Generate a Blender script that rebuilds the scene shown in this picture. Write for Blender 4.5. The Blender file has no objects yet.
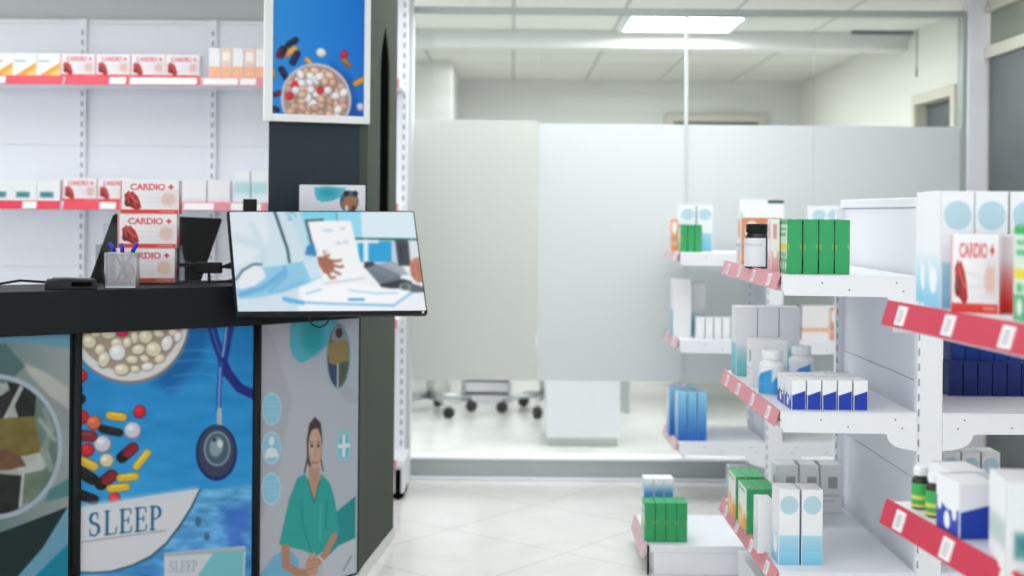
import bpy, bmesh, math, random
import numpy as np
from mathutils import Vector, Matrix

random.seed(7)
S = bpy.context.scene
COL = S.collection
PI = math.pi
R = math.radians

# ------------------------------------------------------------------ camera numbers
F, CX, CY, EYE, ROLL = 1300.0, 512.0, 212.0, 1.35, 0.0087


def XA(px, py, Y):
    """world X of a photo column at distance Y"""
    return ((px - CX) + (py - CY) * ROLL) / F * Y


def ZA(px, py, Y):
    return EYE - ((py - CY) - (px - CX) * ROLL) / F * Y


def PT(px, py, Y):
    return Vector((XA(px, py, Y), Y, ZA(px, py, Y)))


# ------------------------------------------------------------------ materials
def lin(c):
    c = np.asarray(c, dtype=float) / 255.0
    return np.where(c <= 0.04045, c / 12.92, ((c + 0.055) / 1.055) ** 2.4)


def mat(name, rgb, rough=.5, metal=0., noise=.04, nscale=30., bump=0., spec=.5, trans=0., alpha=1.):
    m = bpy.data.materials.new(name)
    m.use_nodes = True
    nt = m.node_tree
    b = nt.nodes['Principled BSDF']
    c = [float(x) for x in lin(rgb)]
    b.inputs['Roughness'].default_value = rough
    b.inputs['Metallic'].default_value = metal
    b.inputs['Specular IOR Level'].default_value = spec
    b.inputs['Transmission Weight'].default_value = trans
    b.inputs['Alpha'].default_value = alpha
    tc = nt.nodes.new('ShaderNodeTexCoord')
    nz = nt.nodes.new('ShaderNodeTexNoise')
    nz.inputs['Scale'].default_value = nscale
    nt.links.new(tc.outputs['Object'], nz.inputs['Vector'])
    mx = nt.nodes.new('ShaderNodeMix')
    mx.data_type = 'RGBA'
    mx.inputs['A'].default_value = [x * (1 - noise) for x in c] + [1]
    mx.inputs['B'].default_value = [min(1, x * (1 + noise)) for x in c] + [1]
    nt.links.new(nz.outputs['Fac'], mx.inputs['Factor'])
    nt.links.new(mx.outputs['Result'], b.inputs['Base Color'])
    if bump:
        bp = nt.nodes.new('ShaderNodeBump')
        bp.inputs['Strength'].default_value = bump
        bp.inputs['Distance'].default_value = .002
        nt.links.new(nz.outputs['Fac'], bp.inputs['Height'])
        nt.links.new(bp.outputs['Normal'], b.inputs['Normal'])
    return m


def attr_mat(name, rough, emit=0.):
    m = bpy.data.materials.new(name)
    m.use_nodes = True
    nt = m.node_tree
    b = nt.nodes['Principled BSDF']
    a = nt.nodes.new('ShaderNodeAttribute')
    a.attribute_name = 'Col'
    b.inputs['Specular IOR Level'].default_value = .22
    b.inputs['Roughness'].default_value = rough
    if emit:
        b.inputs['Base Color'].default_value = (.01, .01, .01, 1)
        nt.links.new(a.outputs['Color'], b.inputs['Emission Color'])
        b.inputs['Emission Strength'].default_value = emit
    else:
        nt.links.new(a.outputs['Color'], b.inputs['Base Color'])
    return m


def emit_mat(name, rgb, strength):
    m = bpy.data.materials.new(name)
    m.use_nodes = True
    b = m.node_tree.nodes['Principled BSDF']
    b.inputs['Emission Color'].default_value = [float(x) for x in lin(rgb)] + [1]
    b.inputs['Emission Strength'].default_value = strength
    return m


def thin_glass(name, tint, refl=.06, rough=.02):
    m = bpy.data.materials.new(name)
    m.use_nodes = True
    nt = m.node_tree
    nt.nodes.remove(nt.nodes['Principled BSDF'])
    out = nt.nodes['Material Output']
    t = nt.nodes.new('ShaderNodeBsdfTransparent')
    t.inputs['Color'].default_value = [float(x) for x in lin(tint)] + [1]
    g = nt.nodes.new('ShaderNodeBsdfGlossy')
    g.inputs['Roughness'].default_value = rough
    lw = nt.nodes.new('ShaderNodeLayerWeight')
    lw.inputs['Blend'].default_value = .5
    pw = nt.nodes.new('ShaderNodeMath')
    pw.operation = 'POWER'
    pw.inputs[1].default_value = 4
    nt.links.new(lw.outputs['Facing'], pw.inputs[0])
    fr = nt.nodes.new('ShaderNodeMath')
    fr.operation = 'MULTIPLY_ADD'
    fr.inputs[1].default_value = .5
    fr.inputs[2].default_value = .014
    nt.links.new(pw.outputs[0], fr.inputs[0])
    mx = nt.nodes.new('ShaderNodeMixShader')
    nt.links.new(fr.outputs[0], mx.inputs['Fac'])
    nt.links.new(t.outputs['BSDF'], mx.inputs[1])
    nt.links.new(g.outputs['BSDF'], mx.inputs[2])
    nt.links.new(mx.outputs['Shader'], out.inputs['Surface'])
    return m


def frost_mat(name, tint, clear=.12):
    m = bpy.data.materials.new(name)
    m.use_nodes = True
    nt = m.node_tree
    nt.nodes.remove(nt.nodes['Principled BSDF'])
    out = nt.nodes['Material Output']
    col = [float(x) for x in lin(tint)] + [1]
    tl = nt.nodes.new('ShaderNodeBsdfTranslucent')
    tl.inputs['Color'].default_value = col
    df = nt.nodes.new('ShaderNodeBsdfDiffuse')
    df.inputs['Color'].default_value = col
    rf = nt.nodes.new('ShaderNodeBsdfRefraction')
    rf.inputs['Color'].default_value = col
    rf.inputs['Roughness'].default_value = .42
    rf.inputs['IOR'].default_value = 1.3
    m1 = nt.nodes.new('ShaderNodeMixShader')
    m1.inputs['Fac'].default_value = .66
    nt.links.new(tl.outputs['BSDF'], m1.inputs[1])
    nt.links.new(df.outputs['BSDF'], m1.inputs[2])
    m2 = nt.nodes.new('ShaderNodeMixShader')
    m2.inputs['Fac'].default_value = clear
    nt.links.new(m1.outputs['Shader'], m2.inputs[1])
    nt.links.new(rf.outputs['BSDF'], m2.inputs[2])
    nt.links.new(m2.outputs['Shader'], out.inputs['Surface'])
    return m


def tile_mat(name, rgb, line, size, rot, rough, width, veins=0.):
    m = bpy.data.materials.new(name)
    m.use_nodes = True
    nt = m.node_tree
    b = nt.nodes['Principled BSDF']
    b.inputs['Roughness'].default_value = rough
    tc = nt.nodes.new('ShaderNodeTexCoord')
    mp = nt.nodes.new('ShaderNodeMapping')
    mp.inputs['Rotation'].default_value = (0, 0, rot)
    nt.links.new(tc.outputs['Object'], mp.inputs['Vector'])
    br = nt.nodes.new('ShaderNodeTexBrick')
    br.offset = 0
    br.inputs['Scale'].default_value = 1
    br.inputs['Brick Width'].default_value = size
    br.inputs['Row Height'].default_value = size
    br.inputs['Mortar Size'].default_value = width
    br.inputs['Mortar Smooth'].default_value = .1
    c = [float(x) for x in lin(rgb)]
    br.inputs['Color1'].default_value = c + [1]
    br.inputs['Color2'].default_value = [x * .97 for x in c] + [1]
    br.inputs['Mortar'].default_value = [float(x) for x in lin(line)] + [1]
    nt.links.new(mp.outputs['Vector'], br.inputs['Vector'])
    last = br.outputs['Color']
    if veins:
        nz = nt.nodes.new('ShaderNodeTexNoise')
        nz.inputs['Scale'].default_value = 2.3
        nz.inputs['Detail'].default_value = 8
        nz.inputs['Distortion'].default_value = 1.5
        nt.links.new(tc.outputs['Object'], nz.inputs['Vector'])
        rp = nt.nodes.new('ShaderNodeValToRGB')
        rp.color_ramp.elements[0].position = .35
        rp.color_ramp.elements[0].color = (1 - veins, 1 - veins, 1 - veins, 1)
        rp.color_ramp.elements[1].position = .6
        rp.color_ramp.elements[1].color = (1, 1, 1, 1)
        nt.links.new(nz.outputs['Fac'], rp.inputs['Fac'])
        mx = nt.nodes.new('ShaderNodeMix')
        mx.data_type = 'RGBA'
        mx.blend_type = 'MULTIPLY'
        mx.inputs['Factor'].default_value = 1
        nt.links.new(last, mx.inputs['A'])
        nt.links.new(rp.outputs['Color'], mx.inputs['B'])
        last = mx.outputs['Result']
    nt.links.new(last, b.inputs['Base Color'])
    return m


M = dict(
    white=mat('white_powder_coat', (235, 236, 242), .38, noise=.015),
    whitewall=mat('white_wall_paint', (229, 229, 222), .8, noise=.02, bump=.05),
    officewall=mat('office_wall_paint', (222, 223, 220), .8, noise=.02, bump=.05),
    greywall=mat('grey_soffit_paint', (212, 215, 216), .8, noise=.02),
    slot=mat('dark_slot', (160, 162, 170), .7),
    screw=mat('dark_screw', (70, 72, 78), .4, .6),
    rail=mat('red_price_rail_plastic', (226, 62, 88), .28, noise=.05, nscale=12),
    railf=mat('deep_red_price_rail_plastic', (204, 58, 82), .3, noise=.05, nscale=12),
    railp=mat('glare_paled_price_rail_plastic', (222, 132, 146), .28, noise=.05, nscale=12),  # same red rail with glare washed into its colour
    rail_haze=mat('haze_paled_price_rail_plastic', (222, 176, 184), .3, noise=.04, nscale=12),  # red rail again, paled further in colour for haze and glare
    tag=mat('paper_tag_or_glare', (240, 238, 240), .5, noise=.02),
    tagink=mat('tag_ink', (208, 203, 208), .6),
    black=mat('black_laminate', (13, 18, 19), .5, noise=.08, spec=.2),
    body=mat('charcoal_laminate', (20, 27, 27), .55, noise=.08, spec=.2),
    slate=mat('dark_slate_paint', (40, 53, 61), .55, noise=.05, spec=.25),
    olive=mat('olive_grey_paint', (78, 84, 76), .9, noise=.05, spec=.08),
    void=mat('black_recess', (10, 12, 11), 1., spec=0.),
    frame=mat('white_frame', (236, 238, 238), .35, noise=.01),
    plinth=mat('light_grey_plinth', (205, 208, 205), .45),
    plastic=mat('black_plastic', (15, 18, 19), .5, noise=.1, spec=.25),
    plasticm=mat('matt_black_plastic', (24, 28, 32), .55, noise=.1, spec=.3),
    steel=mat('brushed_steel', (190, 194, 196), .3, .9),
    mesh=None,
    clear=thin_glass('clear_acrylic', (244, 247, 248)),
    glass=thin_glass('partition_glass', (246, 248, 247)),
    frost=frost_mat('frosted_film', (229, 232, 233)),
    frost2=frost_mat('frosted_film_warm', (224, 226, 222)),
    alu=mat('grey_aluminium', (168, 174, 174), .35, .3),
    jointw=thin_glass('milky_joint_profile', (246, 250, 250)),
    joint=mat('glint_joint_profile', (226, 232, 232), .3),  # pale colour stands in for the bright reflection along the glass joint
    bluepen=mat('blue_pen_plastic', (28, 40, 190), .25),
    greypen=mat('grey_pen_barrel', (110, 112, 120), .3),
    redpen=mat('red_pen_tip', (210, 70, 80), .3),
    capw=mat('white_cap_plastic', (240, 241, 243), .35),
    amber=mat('dark_bottle_glass', (26, 24, 24), .12, noise=.1),
    greenlab=mat('green_label', (70, 178, 92), .45),
    yellab=mat('yellow_label_band', (226, 214, 90), .45),
    door=mat('dark_grey_door', (82, 90, 92), .4, noise=.05),
    beige=mat('beige_door_frame', (206, 203, 188), .5, noise=.02),
    transom=mat('dull_green_transom_glass', (128, 134, 122), .15, noise=.12, nscale=6),
    ink=mat('dark_desk_panel', (88, 92, 92), .5),
    diffuser=emit_mat('lit_diffuser', (255, 255, 252), 9.0),
    card=attr_mat('printed_card', .42),
    film=attr_mat('printed_poster', .38),
    screen=attr_mat('lit_screen', .25, .88),
    ceil=tile_mat('ceiling_tiles', (226, 226, 219), (186, 188, 182), .6, 0, .8, .012),
    floor=tile_mat('polished_floor_tiles', (231, 230, 227), (212, 211, 207), .6, R(38), .16, .006, .07),
    peg=mat('white_back_panel', (234, 236, 243), .45, noise=.015),
)


# ------------------------------------------------------------------ mesh builder
class MB:
    def __init__(s):
        s.v, s.f, s.mi, s.c, s.sm = [], [], [], [], []

    def add(s, vs, fs, mi=0, col=None, smooth=False):
        o = len(s.v)
        s.v += [tuple(p) for p in vs]
        s.f += [tuple(i + o for i in f) for f in fs]
        s.mi += [mi] * len(fs)
        s.sm += [smooth] * len(fs)
        if col is None:
            s.c += [(1, 1, 1)] * len(vs)
        elif np.ndim(col) == 2:
            s.c += [tuple(c) for c in col]
        else:
            s.c += [tuple(lin(col))] * len(vs)
        return s

    def bm(s, bm, mi=0, col=None, smooth=False):
        bm.verts.ensure_lookup_table()
        for i, v in enumerate(bm.verts):
            v.index = i
        s.add([v.co[:] for v in bm.verts], [[v.index for v in f.verts] for f in bm.faces], mi, col, smooth)
        bm.free()
        return s

    def box(s, x0, x1, y0, y1, z0, z1, mi=0, bev=0., col=None, rot=None):
        bm = bmesh.new()
        bmesh.ops.create_cube(bm, size=1)
        bmesh.ops.scale(bm, vec=(abs(x1 - x0), abs(y1 - y0), abs(z1 - z0)), verts=bm.verts)
        if bev:
            bmesh.ops.bevel(bm, geom=bm.edges[:], offset=bev, segments=2, affect='EDGES', profile=.5)
        if rot is not None:
            bmesh.ops.rotate(bm, cent=(0, 0, 0), matrix=rot, verts=bm.verts)
        bmesh.ops.translate(bm, vec=((x0 + x1) / 2, (y0 + y1) / 2, (z0 + z1) / 2), verts=bm.verts)
        return s.bm(bm, mi, col)

    def prism(s, poly, axis, a0, a1, mi=0, col=None, bev=0.):
        """poly of 2-D points extruded along an axis ('x','y','z')"""
        bm = bmesh.new()

        def p3(p, a):
            return {'x': (a, p[0], p[1]), 'y': (p[0], a, p[1]), 'z': (p[0], p[1], a)}[axis]
        lo = [bm.verts.new(p3(p, a0)) for p in poly]
        hi = [bm.verts.new(p3(p, a1)) for p in poly]
        n = len(poly)
        bm.faces.new(lo)
        bm.faces.new(hi)
        for i in range(n):
            bm.faces.new((lo[i], lo[(i + 1) % n], hi[(i + 1) % n], hi[i]))
        bmesh.ops.recalc_face_normals(bm, faces=bm.faces)
        if bev:
            bmesh.ops.bevel(bm, geom=bm.edges[:], offset=bev, segments=2, affect='EDGES', profile=.5)
        return s.bm(bm, mi, col)

    def lathe(s, prof, mi=0, n=24, cx=0, cy=0, col=None, sx=1, sy=1):
        vs, fs = [], []
        for r, z in prof:
            for k in range(n):
                a = 2 * PI * k / n
                vs.append((cx + sx * r * math.cos(a), cy + sy * r * math.sin(a), z))
        m = len(prof)
        for i in range(m - 1):
            for k in range(n):
                fs.append((i * n + k, i * n + (k + 1) % n, (i + 1) * n + (k + 1) % n, (i + 1) * n + k))
        fs.append(tuple(reversed(range(n))))
        fs.append(tuple((m - 1) * n + k for k in range(n)))
        s.add(vs, fs[:-2], mi, col, True)
        o = len(s.v) - len(vs)
        for f in fs[-2:]:
            s.f.append(tuple(i + o for i in f))
            s.mi.append(mi)
            s.sm.append(False)
        return s

    def tube(s, pts, r, mi=0, n=10, col=None):
        pts = [Vector(p) for p in pts]
        rs = r if isinstance(r, (list, tuple)) else [r] * len(pts)
        vs, fs = [], []
        up = Vector((0, 0, 1))
        for i, p in enumerate(pts):
            d = (pts[min(i + 1, len(pts) - 1)] - pts[max(i - 1, 0)]).normalized()
            a = d.cross(up)
            if a.length < .05:
                a = d.cross(Vector((1, 0, 0)))
            a.normalize()
            b = d.cross(a)
            for k in range(n):
                t = 2 * PI * k / n
                vs.append(p + (a * math.cos(t) + b * math.sin(t)) * rs[i])
        m = len(pts)
        for i in range(m - 1):
            for k in range(n):
                fs.append((i * n + k, (i + 1) * n + k, (i + 1) * n + (k + 1) % n, i * n + (k + 1) % n))
        s.add(vs, fs, mi, col, True)
        o = len(s.v) - len(vs)
        for f in (tuple(range(n)), tuple(reversed([(m - 1) * n + k for k in range(n)]))):
            s.f.append(tuple(i + o for i in f))
            s.mi.append(mi)
            s.sm.append(False)
        return s

    def sheet(s, cv, p00, p10, p01, p11, mi=0):
        """a printed canvas: p00 top left, p10 top right, p01 bottom left, p11 bottom right"""
        p00, p10, p01, p11 = [np.array(p, float) for p in (p00, p10, p01, p11)]
        ny, nx = cv.img.shape[0] - 1, cv.img.shape[1] - 1
        u = np.linspace(0, 1, nx + 1)[None, :, None]
        t = np.linspace(0, 1, ny + 1)[:, None, None]
        P = (p00 * (1 - u) + p10 * u) * (1 - t) + (p01 * (1 - u) + p11 * u) * t
        P = P.reshape(-1, 3)
        fs = []
        for j in range(ny):
            for i in range(nx):
                a = j * (nx + 1) + i
                fs.append((a, a + nx + 1, a + nx + 2, a + 1))
        return s.add(P.tolist(), fs, mi, lin(cv.img.reshape(-1, 3)))

    def xform(s, mtx, start=0):
        s.v[start:] = [tuple(mtx @ Vector(p)) for p in s.v[start:]]
        return s

    def mesh(s, name, mats):
        me = bpy.data.meshes.new(name)
        me.from_pydata(s.v, [], s.f)
        for m in (mats if isinstance(mats, (list, tuple)) else [mats]):
            me.materials.append(m)
        me.polygons.foreach_set('material_index', s.mi)
        me.polygons.foreach_set('use_smooth', s.sm)
        a = me.color_attributes.new('Col', 'FLOAT_COLOR', 'POINT')
        arr = np.ones((len(s.v), 4), dtype=np.float32)
        arr[:, :3] = np.array(s.c, dtype=np.float32)
        a.data.foreach_set('color', arr.ravel())
        me.validate()
        me.update()
        return me

    def build(s, name, mats, parent=None, loc=None):
        return link(name, s.mesh(name, mats), parent, loc)


def link(name, me, parent=None, loc=None, rotz=0.):
    o = bpy.data.objects.new(name, me)
    COL.objects.link(o)
    if parent:
        o.parent = parent
    if loc is not None:
        o.location = loc
    if rotz:
        o.rotation_euler = (0, 0, rotz)
    return o


def tag(o, label, cat, group=None):
    o['label'] = label
    o['category'] = cat
    if group:
        o['group'] = group
    return o


def thing(name, label, cat, loc=(0, 0, 0), rotz=0., group=None):
    o = bpy.data.objects.new(name, None)
    o.empty_display_size = .05
    COL.objects.link(o)
    o.location = loc
    o.rotation_euler = (0, 0, rotz)
    return tag(o, label, cat, group)


def struct(o):
    o['kind'] = 'structure'
    return o


# ------------------------------------------------------------------ printed artwork
_TXT = {}


def text_tris(body, bold=0.):
    key = (body, bold)
    if key not in _TXT:
        cu = bpy.data.curves.new('lettering', 'FONT')
        cu.body = body
        cu.offset = bold
        cu.resolution_u = 4
        ob = bpy.data.objects.new('lettering', cu)
        COL.objects.link(ob)
        dg = bpy.context.evaluated_depsgraph_get()
        me = ob.evaluated_get(dg).to_mesh()
        me.calc_loop_triangles()
        vs = [v.co[:2] for v in me.vertices]
        tr = [[vs[i] for i in t.vertices] for t in me.loop_triangles]
        xs = [v[0] for v in vs]
        w = (min(xs), max(xs))
        ob.evaluated_get(dg).to_mesh_clear()
        bpy.data.objects.remove(ob)
        bpy.data.curves.remove(cu)
        _TXT[key] = (tr, w)
    return _TXT[key]


class Canvas:
    def __init__(s, nx, ny, ext=(0, 1, 0, 1), col=(255, 255, 255), slope=None):
        """ext = x0,x1,ytop,ybottom ; slope = (ytop right, ybottom right) when the top and bottom edges are not level"""
        u = np.linspace(0, 1, nx + 1)[None, :]
        t = np.linspace(0, 1, ny + 1)[:, None]
        x0, x1, ya, yb = ext
        yc, yd = slope or (ya, yb)
        s.X = x0 + u * (x1 - x0) + 0 * t
        s.Y = (ya + (yc - ya) * u) * (1 - t) + (yb + (yd - yb) * u) * t
        s.img = np.ones((ny + 1, nx + 1, 3)) * np.array(col, float)
        s.a = (x1 - x0) / nx

    def tone(s, k, sat):
        g = s.img.mean(axis=2, keepdims=True)
        s.img = np.clip((g + (s.img - g) * sat) * k, 0, 255)
        return s

    def soften(s, n):
        for _ in range(n):
            p = np.pad(s.img, ((1, 1), (1, 1), (0, 0)), mode='edge')
            q = (p[:-2] + 2 * p[1:-1] + p[2:]) / 4
            s.img = (q[:, :-2] + 2 * q[:, 1:-1] + q[:, 2:]) / 4
        return s

    def put(s, m, col):
        m = m[..., None]
        s.img = s.img * (1 - m) + np.array(col, float) * m
        return s

    def sd(s, d, soft=1.):
        return np.clip(.5 - d / (s.a * soft), 0, 1)

    def ell(s, cx, cy, rx, ry, col, rot=0., soft=1.2, k=1.):
        c, q = math.cos(R(rot)), math.sin(R(rot))
        dx, dy = s.X - cx, s.Y - cy
        x, y = dx * c + dy * q, -dx * q + dy * c
        d = (np.sqrt((x / rx) ** 2 + (y / ry) ** 2) - 1) * min(rx, ry)
        return s.put(s.sd(d, soft) * k, col)

    def ring(s, cx, cy, r, w, col, ry=None):
        ry = ry or r
        d = (np.sqrt(((s.X - cx) / r) ** 2 + ((s.Y - cy) / ry) ** 2) - 1) * min(r, ry)
        return s.put(s.sd(np.abs(d) - w / 2, 1.2), col)

    def polymask(s, pts, soft=1.2):
        P = [(float(a), float(b)) for a, b in pts]
        n = len(P)
        ins = np.zeros(s.X.shape, bool)
        dist = np.full(s.X.shape, 1e9)
        for i in range(n):
            (x1, y1), (x2, y2) = P[i], P[(i + 1) % n]
            if y1 != y2:
                ins ^= ((y1 > s.Y) != (y2 > s.Y)) & (s.X < (x2 - x1) * (s.Y - y1) / (y2 - y1) + x1)
            L = (x2 - x1) ** 2 + (y2 - y1) ** 2 + 1e-12
            t = np.clip(((s.X - x1) * (x2 - x1) + (s.Y - y1) * (y2 - y1)) / L, 0, 1)
            dist = np.minimum(dist, np.hypot(s.X - x1 - t * (x2 - x1), s.Y - y1 - t * (y2 - y1)))
        return s.sd(np.where(ins, -dist, dist), soft)

    def poly(s, pts, col, soft=1.2, k=1.):
        return s.put(s.polymask(pts, soft) * k, col)

    def line(s, pts, w, col, soft=1.2, k=1.):
        d = np.full(s.X.shape, 1e9)
        for (x1, y1), (x2, y2) in zip(pts[:-1], pts[1:]):
            L = (x2 - x1) ** 2 + (y2 - y1) ** 2 + 1e-12
            t = np.clip(((s.X - x1) * (x2 - x1) + (s.Y - y1) * (y2 - y1)) / L, 0, 1)
            d = np.minimum(d, np.hypot(s.X - x1 - t * (x2 - x1), s.Y - y1 - t * (y2 - y1)))
        return s.put(s.sd(d - w / 2, soft) * k, col)

    def rect(s, x0, x1, y0, y1, col, k=1.):
        return s.poly([(x0, y0), (x1, y0), (x1, y1), (x0, y1)], col, k=k)

    def vgrad(s, y0, y1, c0, c1, mask=None):
        t = np.clip((s.Y - y0) / (y1 - y0), 0, 1)[..., None]
        g = np.array(c0, float) * (1 - t) + np.array(c1, float) * t
        m = np.ones(s.X.shape) if mask is None else mask
        s.img = s.img * (1 - m[..., None]) + g * m[..., None]
        return s

    def hgrad(s, x0, x1, c0, c1, mask=None):
        t = np.clip((s.X - x0) / (x1 - x0), 0, 1)[..., None]
        g = np.array(c0, float) * (1 - t) + np.array(c1, float) * t
        m = np.ones(s.X.shape) if mask is None else mask
        s.img = s.img * (1 - m[..., None]) + g * m[..., None]
        return s

    def noise(s, fx, fy, amp, seed=1, mask=None):
        rg = np.random.RandomState(seed)
        G = rg.rand(64, 64)
        x, y = np.abs(s.X) * fx, np.abs(s.Y) * fy
        xi, yi = np.floor(x).astype(int), np.floor(y).astype(int)
        tx, ty = x - xi, y - yi
        tx, ty = tx * tx * (3 - 2 * tx), ty * ty * (3 - 2 * ty)
        g = lambda a, b: G[a % 64, b % 64]
        n = (g(xi, yi) * (1 - tx) + g(xi + 1, yi) * tx) * (1 - ty) + (g(xi, yi + 1) * (1 - tx) + g(xi + 1, yi + 1) * tx) * ty
        m = 1 if mask is None else mask
        s.img = np.clip(s.img + ((n - .5) * 2 * amp * m)[..., None], 0, 255)
        return s

    def text(s, body, x, y, h, w, col, bold=0., skew=0.):
        """capital letters: left x, baseline y, cap height h, total width w"""
        tr, (a, b) = text_tris(body, bold)
        kx, ky = w / (b - a), h / .70
        m = np.zeros(s.X.shape)
        for t in tr:
            P = [(x + (p[0] - a) * kx, y - p[1] * ky + skew * (p[0] - a) * kx) for p in t]
            xs, ys = [p[0] for p in P], [p[1] for p in P]
            bx = (s.X > min(xs) - 2 * s.a) & (s.X < max(xs) + 2 * s.a) & (s.Y > min(ys) - 2 * s.a * h / w * 6) & (s.Y < max(ys) + 2 * s.a * h / w * 6)
            jj, ii = np.where(bx)
            if len(jj) == 0:
                continue
            j0, j1, i0, i1 = jj.min(), jj.max() + 1, ii.min(), ii.max() + 1
            sub = Canvas.__new__(Canvas)
            sub.X, sub.Y, sub.a = s.X[j0:j1, i0:i1], s.Y[j0:j1, i0:i1], s.a
            m[j0:j1, i0:i1] = np.maximum(m[j0:j1, i0:i1], sub.polymask(P, 1.0))
        return s.put(m, col)

    def serif_sleep(s, x, y, h, w, col, skew=0.):
        """the word SLEEP in thick and thin serif letters"""
        cw = w / 5.0

        def T(k, p):
            px = x + k * cw + p[0] * cw
            return (px, y - p[1] * h + skew * (px - x))
        th, tn = .17 * cw, .07 * cw

        def st(k, pts, wd):
            s.line([T(k, p) for p in pts], wd, col, 1.0)
        arc = []
        for i in range(13):
            a = R(60 + 190 * i / 12)
            arc.append((.42 + .25 * math.cos(a), .745 + .215 * math.sin(a)))
        for i in range(13):
            a = R(70 - 200 * i / 12)
            arc.append((.42 + .29 * math.cos(a), .27 + .245 * math.sin(a)))
        st(0, arc[:5], tn * 1.4)
        st(0, arc[4:20], th)
        st(0, arc[19:], tn * 1.4)
        st(0, [(.60, .97), (.64, .72)], tn)
        st(0, [(.14, .30), (.17, .02)], tn)
        for k, kind in ((1, 'L'), (2, 'E'), (3, 'E'), (4, 'P')):
            st(k, [(.24, .03), (.24, .97)], th)
            st(k, [(.08, .985), (.42, .985)], tn)
            st(k, [(.08, .015), (.42, .015)], tn)
            if kind == 'L':
                st(k, [(.1, .02), (.80, .02), (.86, .27)], tn)
            if kind == 'E':
                st(k, [(.1, .02), (.80, .02), (.85, .24)], tn)
                st(k, [(.1, .98), (.76, .98), (.80, .78)], tn)
                st(k, [(.24, .52), (.64, .52)], tn)
                st(k, [(.64, .40), (.64, .64)], tn)
            if kind == 'P':
                b = [(.24, .97)]
                for i in range(11):
                    a = R(90 - 180 * i / 10)
                    b.append((.42 + .34 * math.cos(a), .715 + .255 * math.sin(a)))
                st(k, b[:4], tn * 1.2)
                st(k, b[3:9], th)
                st(k, b[8:] + [(.24, .46)], tn * 1.2)
        return s


def shade_ball(c, cx, cy, rx, ry, col, rot=0.):
    """a printed photograph of a tablet: rim, face and a glint"""
    d = [x * .62 for x in col]
    l = [min(255, x * 1.12 + 10) for x in col]
    c.ell(cx, cy, rx, ry, d, rot)
    c.ell(cx - rx * .06, cy - ry * .08, rx * .88, ry * .86, col, rot)
    c.ell(cx - rx * .25, cy - ry * .3, rx * .4, ry * .3, l, rot, 3)


def capsule(c, x, y, L, w, ang, c1, c2=None):
    dx, dy = math.cos(R(ang)) * L / 2, math.sin(R(ang)) * L / 2
    c2 = c2 or c1
    c.line([(x - dx, y - dy), (x + dx, y + dy)], w, [v * .6 for v in c1])
    c.line([(x - dx, y - dy), (x, y)], w * .86, c1)
    c.line([(x, y), (x + dx, y + dy)], w * .86, c2)
    nx, ny = -math.sin(R(ang)), math.cos(R(ang))
    if ny > 0:
        nx, ny = -nx, -ny
    c.line([(x - dx * .8 + nx * w * .2, y - dy * .8 + ny * w * .2), (x + dx * .8 + nx * w * .2, y + dy * .8 + ny * w * .2)], w * .16,
           [min(255, v * 1.25 + 22) for v in c1], 2, .7)


# ------------------------------------------------------------------ cartons
def carton(name, w, d, h, front=None, left=None, right=None, top=None, base=(238, 238, 240), back=None):
    """folding carton, origin at the middle of its underside, printed faces inside the same mesh"""
    b = MB()
    b.box(-w / 2, w / 2, -d / 2, d / 2, 0, h, 0, .0014, base)
    e, g = .0005, .0013
    x, y = w / 2, d / 2
    if front:
        b.sheet(front, (-x + g, -y - e, h - g), (x - g, -y - e, h - g), (-x + g, -y - e, g), (x - g, -y - e, g))
    if back:
        b.sheet(back, (x - g, y + e, h - g), (-x + g, y + e, h - g), (x - g, y + e, g), (-x + g, y + e, g))
    if left:
        b.sheet(left, (-x - e, y - g, h - g), (-x - e, -y + g, h - g), (-x - e, y - g, g), (-x - e, -y + g, g))
    if right:
        b.sheet(right, (x + e, -y + g, h - g), (x + e, y - g, h - g), (x + e, -y + g, g), (x + e, y - g, g))
    if top:
        b.sheet(top, (-x + g, y - g, h + e), (x - g, y - g, h + e), (-x + g, -y + g, h + e), (x - g, -y + g, h + e))
    # tuck flap seam on the lid
    b.box(-w / 2 + .003, w / 2 - .003, d / 2 - .004, d / 2 - .003, h, h + .0009, 0, 0, [v * .72 for v in base])
    return b.mesh(name, M['card'])


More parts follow.
